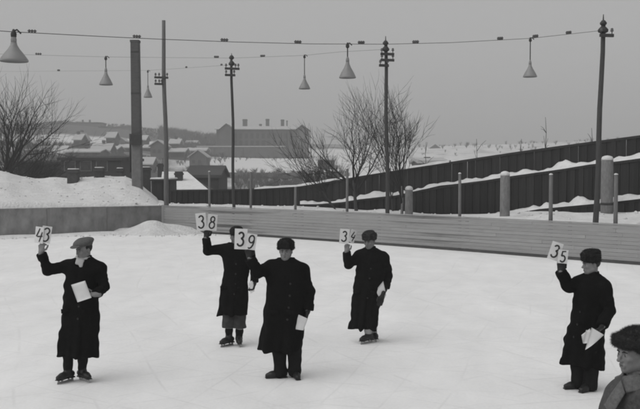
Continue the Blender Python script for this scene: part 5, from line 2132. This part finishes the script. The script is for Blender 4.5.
papers('crumpled white papers held out by the judge in the tall fur hat', [[(591.6, 327.4), (604.0, 334.8), (596.5, 341.5), (585.2, 349.8)], [(586, 330.0), (598.0, 330.8), (594.0, 342.5), (583.0, 343.2)], [(581.4, 335.0), (590, 328.5), (593, 339.0), (582.6, 343.0)]], D5, -.40)

# bystander close to the camera, in profile
D6 = 5.3
t, L6 = person('bystander in grey fur hat and worn grey coat seen in profile', D6, (640, 620), (634.2, 352.6, 0), -72, 2,
    [(376, 624, 652), (381, 614, 668), (391, 606, 680), (410, 600.5, 686), (440, 599, 688), (480, 601, 688), (530, 600, 688), (580, 598, 690)], (585, 0), -74,
    [(640, 398, -.17), (640, 445, -.20), (630, 485, -.22)], [(648, 396, .17), (652, 445, .2), (640, 485, .18)],
    [((636, 530, -.07), (634, 570, -.07), (636, 600, -.07), (-1, -.1)), ((648, 530, .08), (647, 570, .08), (648, 600, .08), (-1, .1))],
    'coat_grey', 'fur_big', 'skin_pale', (True, True), 1.0, trousers='trouser', boots=(False, .05, 'boot'), hatm='fur_grey', seed=37, ratio=.72, h_body=.0048, h_coat=.008, group=False,
    rh=((-.2, 0, -1), (0, 1, 0), 1, (30, 35, 25)), lh=((-.2, 0, -1), (0, -1, 0), 1, (30, 35, 25)))

ct6 = [o for o in t.children if o.name.startswith('overcoat')][0]
def flap(name, P, th, m):
    """thick cloth panel through four points"""
    P = [Vector(p) for p in P]
    nn = (P[1] - P[0]).cross(P[3] - P[0]).normalized()
    if nn.y > 0: nn = -nn
    g, v, f = 8, [], []
    for sd in (th, 0):
        for a in range(g + 1):
            for b in range(g + 1):
                u, w = a / g, b / g
                p = (P[0] * (1 - u) + P[1] * u) * (1 - w) + (P[3] * (1 - u) + P[2] * u) * w
                e = min(1, 6 * min(u, 1 - u, w, 1 - w))
                v.append(p + nn * (sd * (.4 + .6 * e) + .02 * math.sin(math.pi * u) * math.sin(math.pi * w)))
    G_ = (g + 1) ** 2
    for a in range(g):
        for b in range(g):
            k = a * (g + 1) + b
            f += [(k, k + 1, k + g + 2, k + g + 1), (G_ + k, G_ + k + g + 1, G_ + k + g + 2, G_ + k + 1)]
        for k, l in ((a * (g + 1), (a + 1) * (g + 1)), (a * (g + 1) + g, (a + 1) * (g + 1) + g), (a, a + 1), (g * (g + 1) + a, g * (g + 1) + a + 1)):
            f.append((k, l, G_ + l, G_ + k))
    mb = MB(); mb.add(v, f)
    return mb.build(name, m, ct6, True)
flap('lapel', [L6(621.5, 380, -.13), L6(625.5, 393, -.21), L6(611.5, 416, -.20), L6(604.5, 405, -.08)], .014, M['collar_grey'])
flap('collar_fall', [L6(622, 377, -.12), L6(640, 374.5, -.13), L6(648, 390, -.21), L6(626, 392.5, -.225)], .016, M['collar_grey'])


# ------------------------------------------------------------------ winter air
def haze():
    me_ = MB().box((-890, -290, -20), (890, 890, 60))
    m = bpy.data.materials.new('winter_haze')
    m.use_nodes = True
    n = m.node_tree
    n.nodes.remove(n.nodes['Principled BSDF'])
    v = n.nodes.new('ShaderNodeVolumePrincipled')
    v.inputs['Color'].default_value = (.985, .985, .985, 1)
    v.inputs['Density'].default_value = .0017
    n.links.new(v.outputs[0], n.nodes['Material Output'].inputs['Volume'])
    o = me_.build('haze', m)
    tag(o, 'pale winter haze over the whole place', 'haze', kind='stuff')


haze()
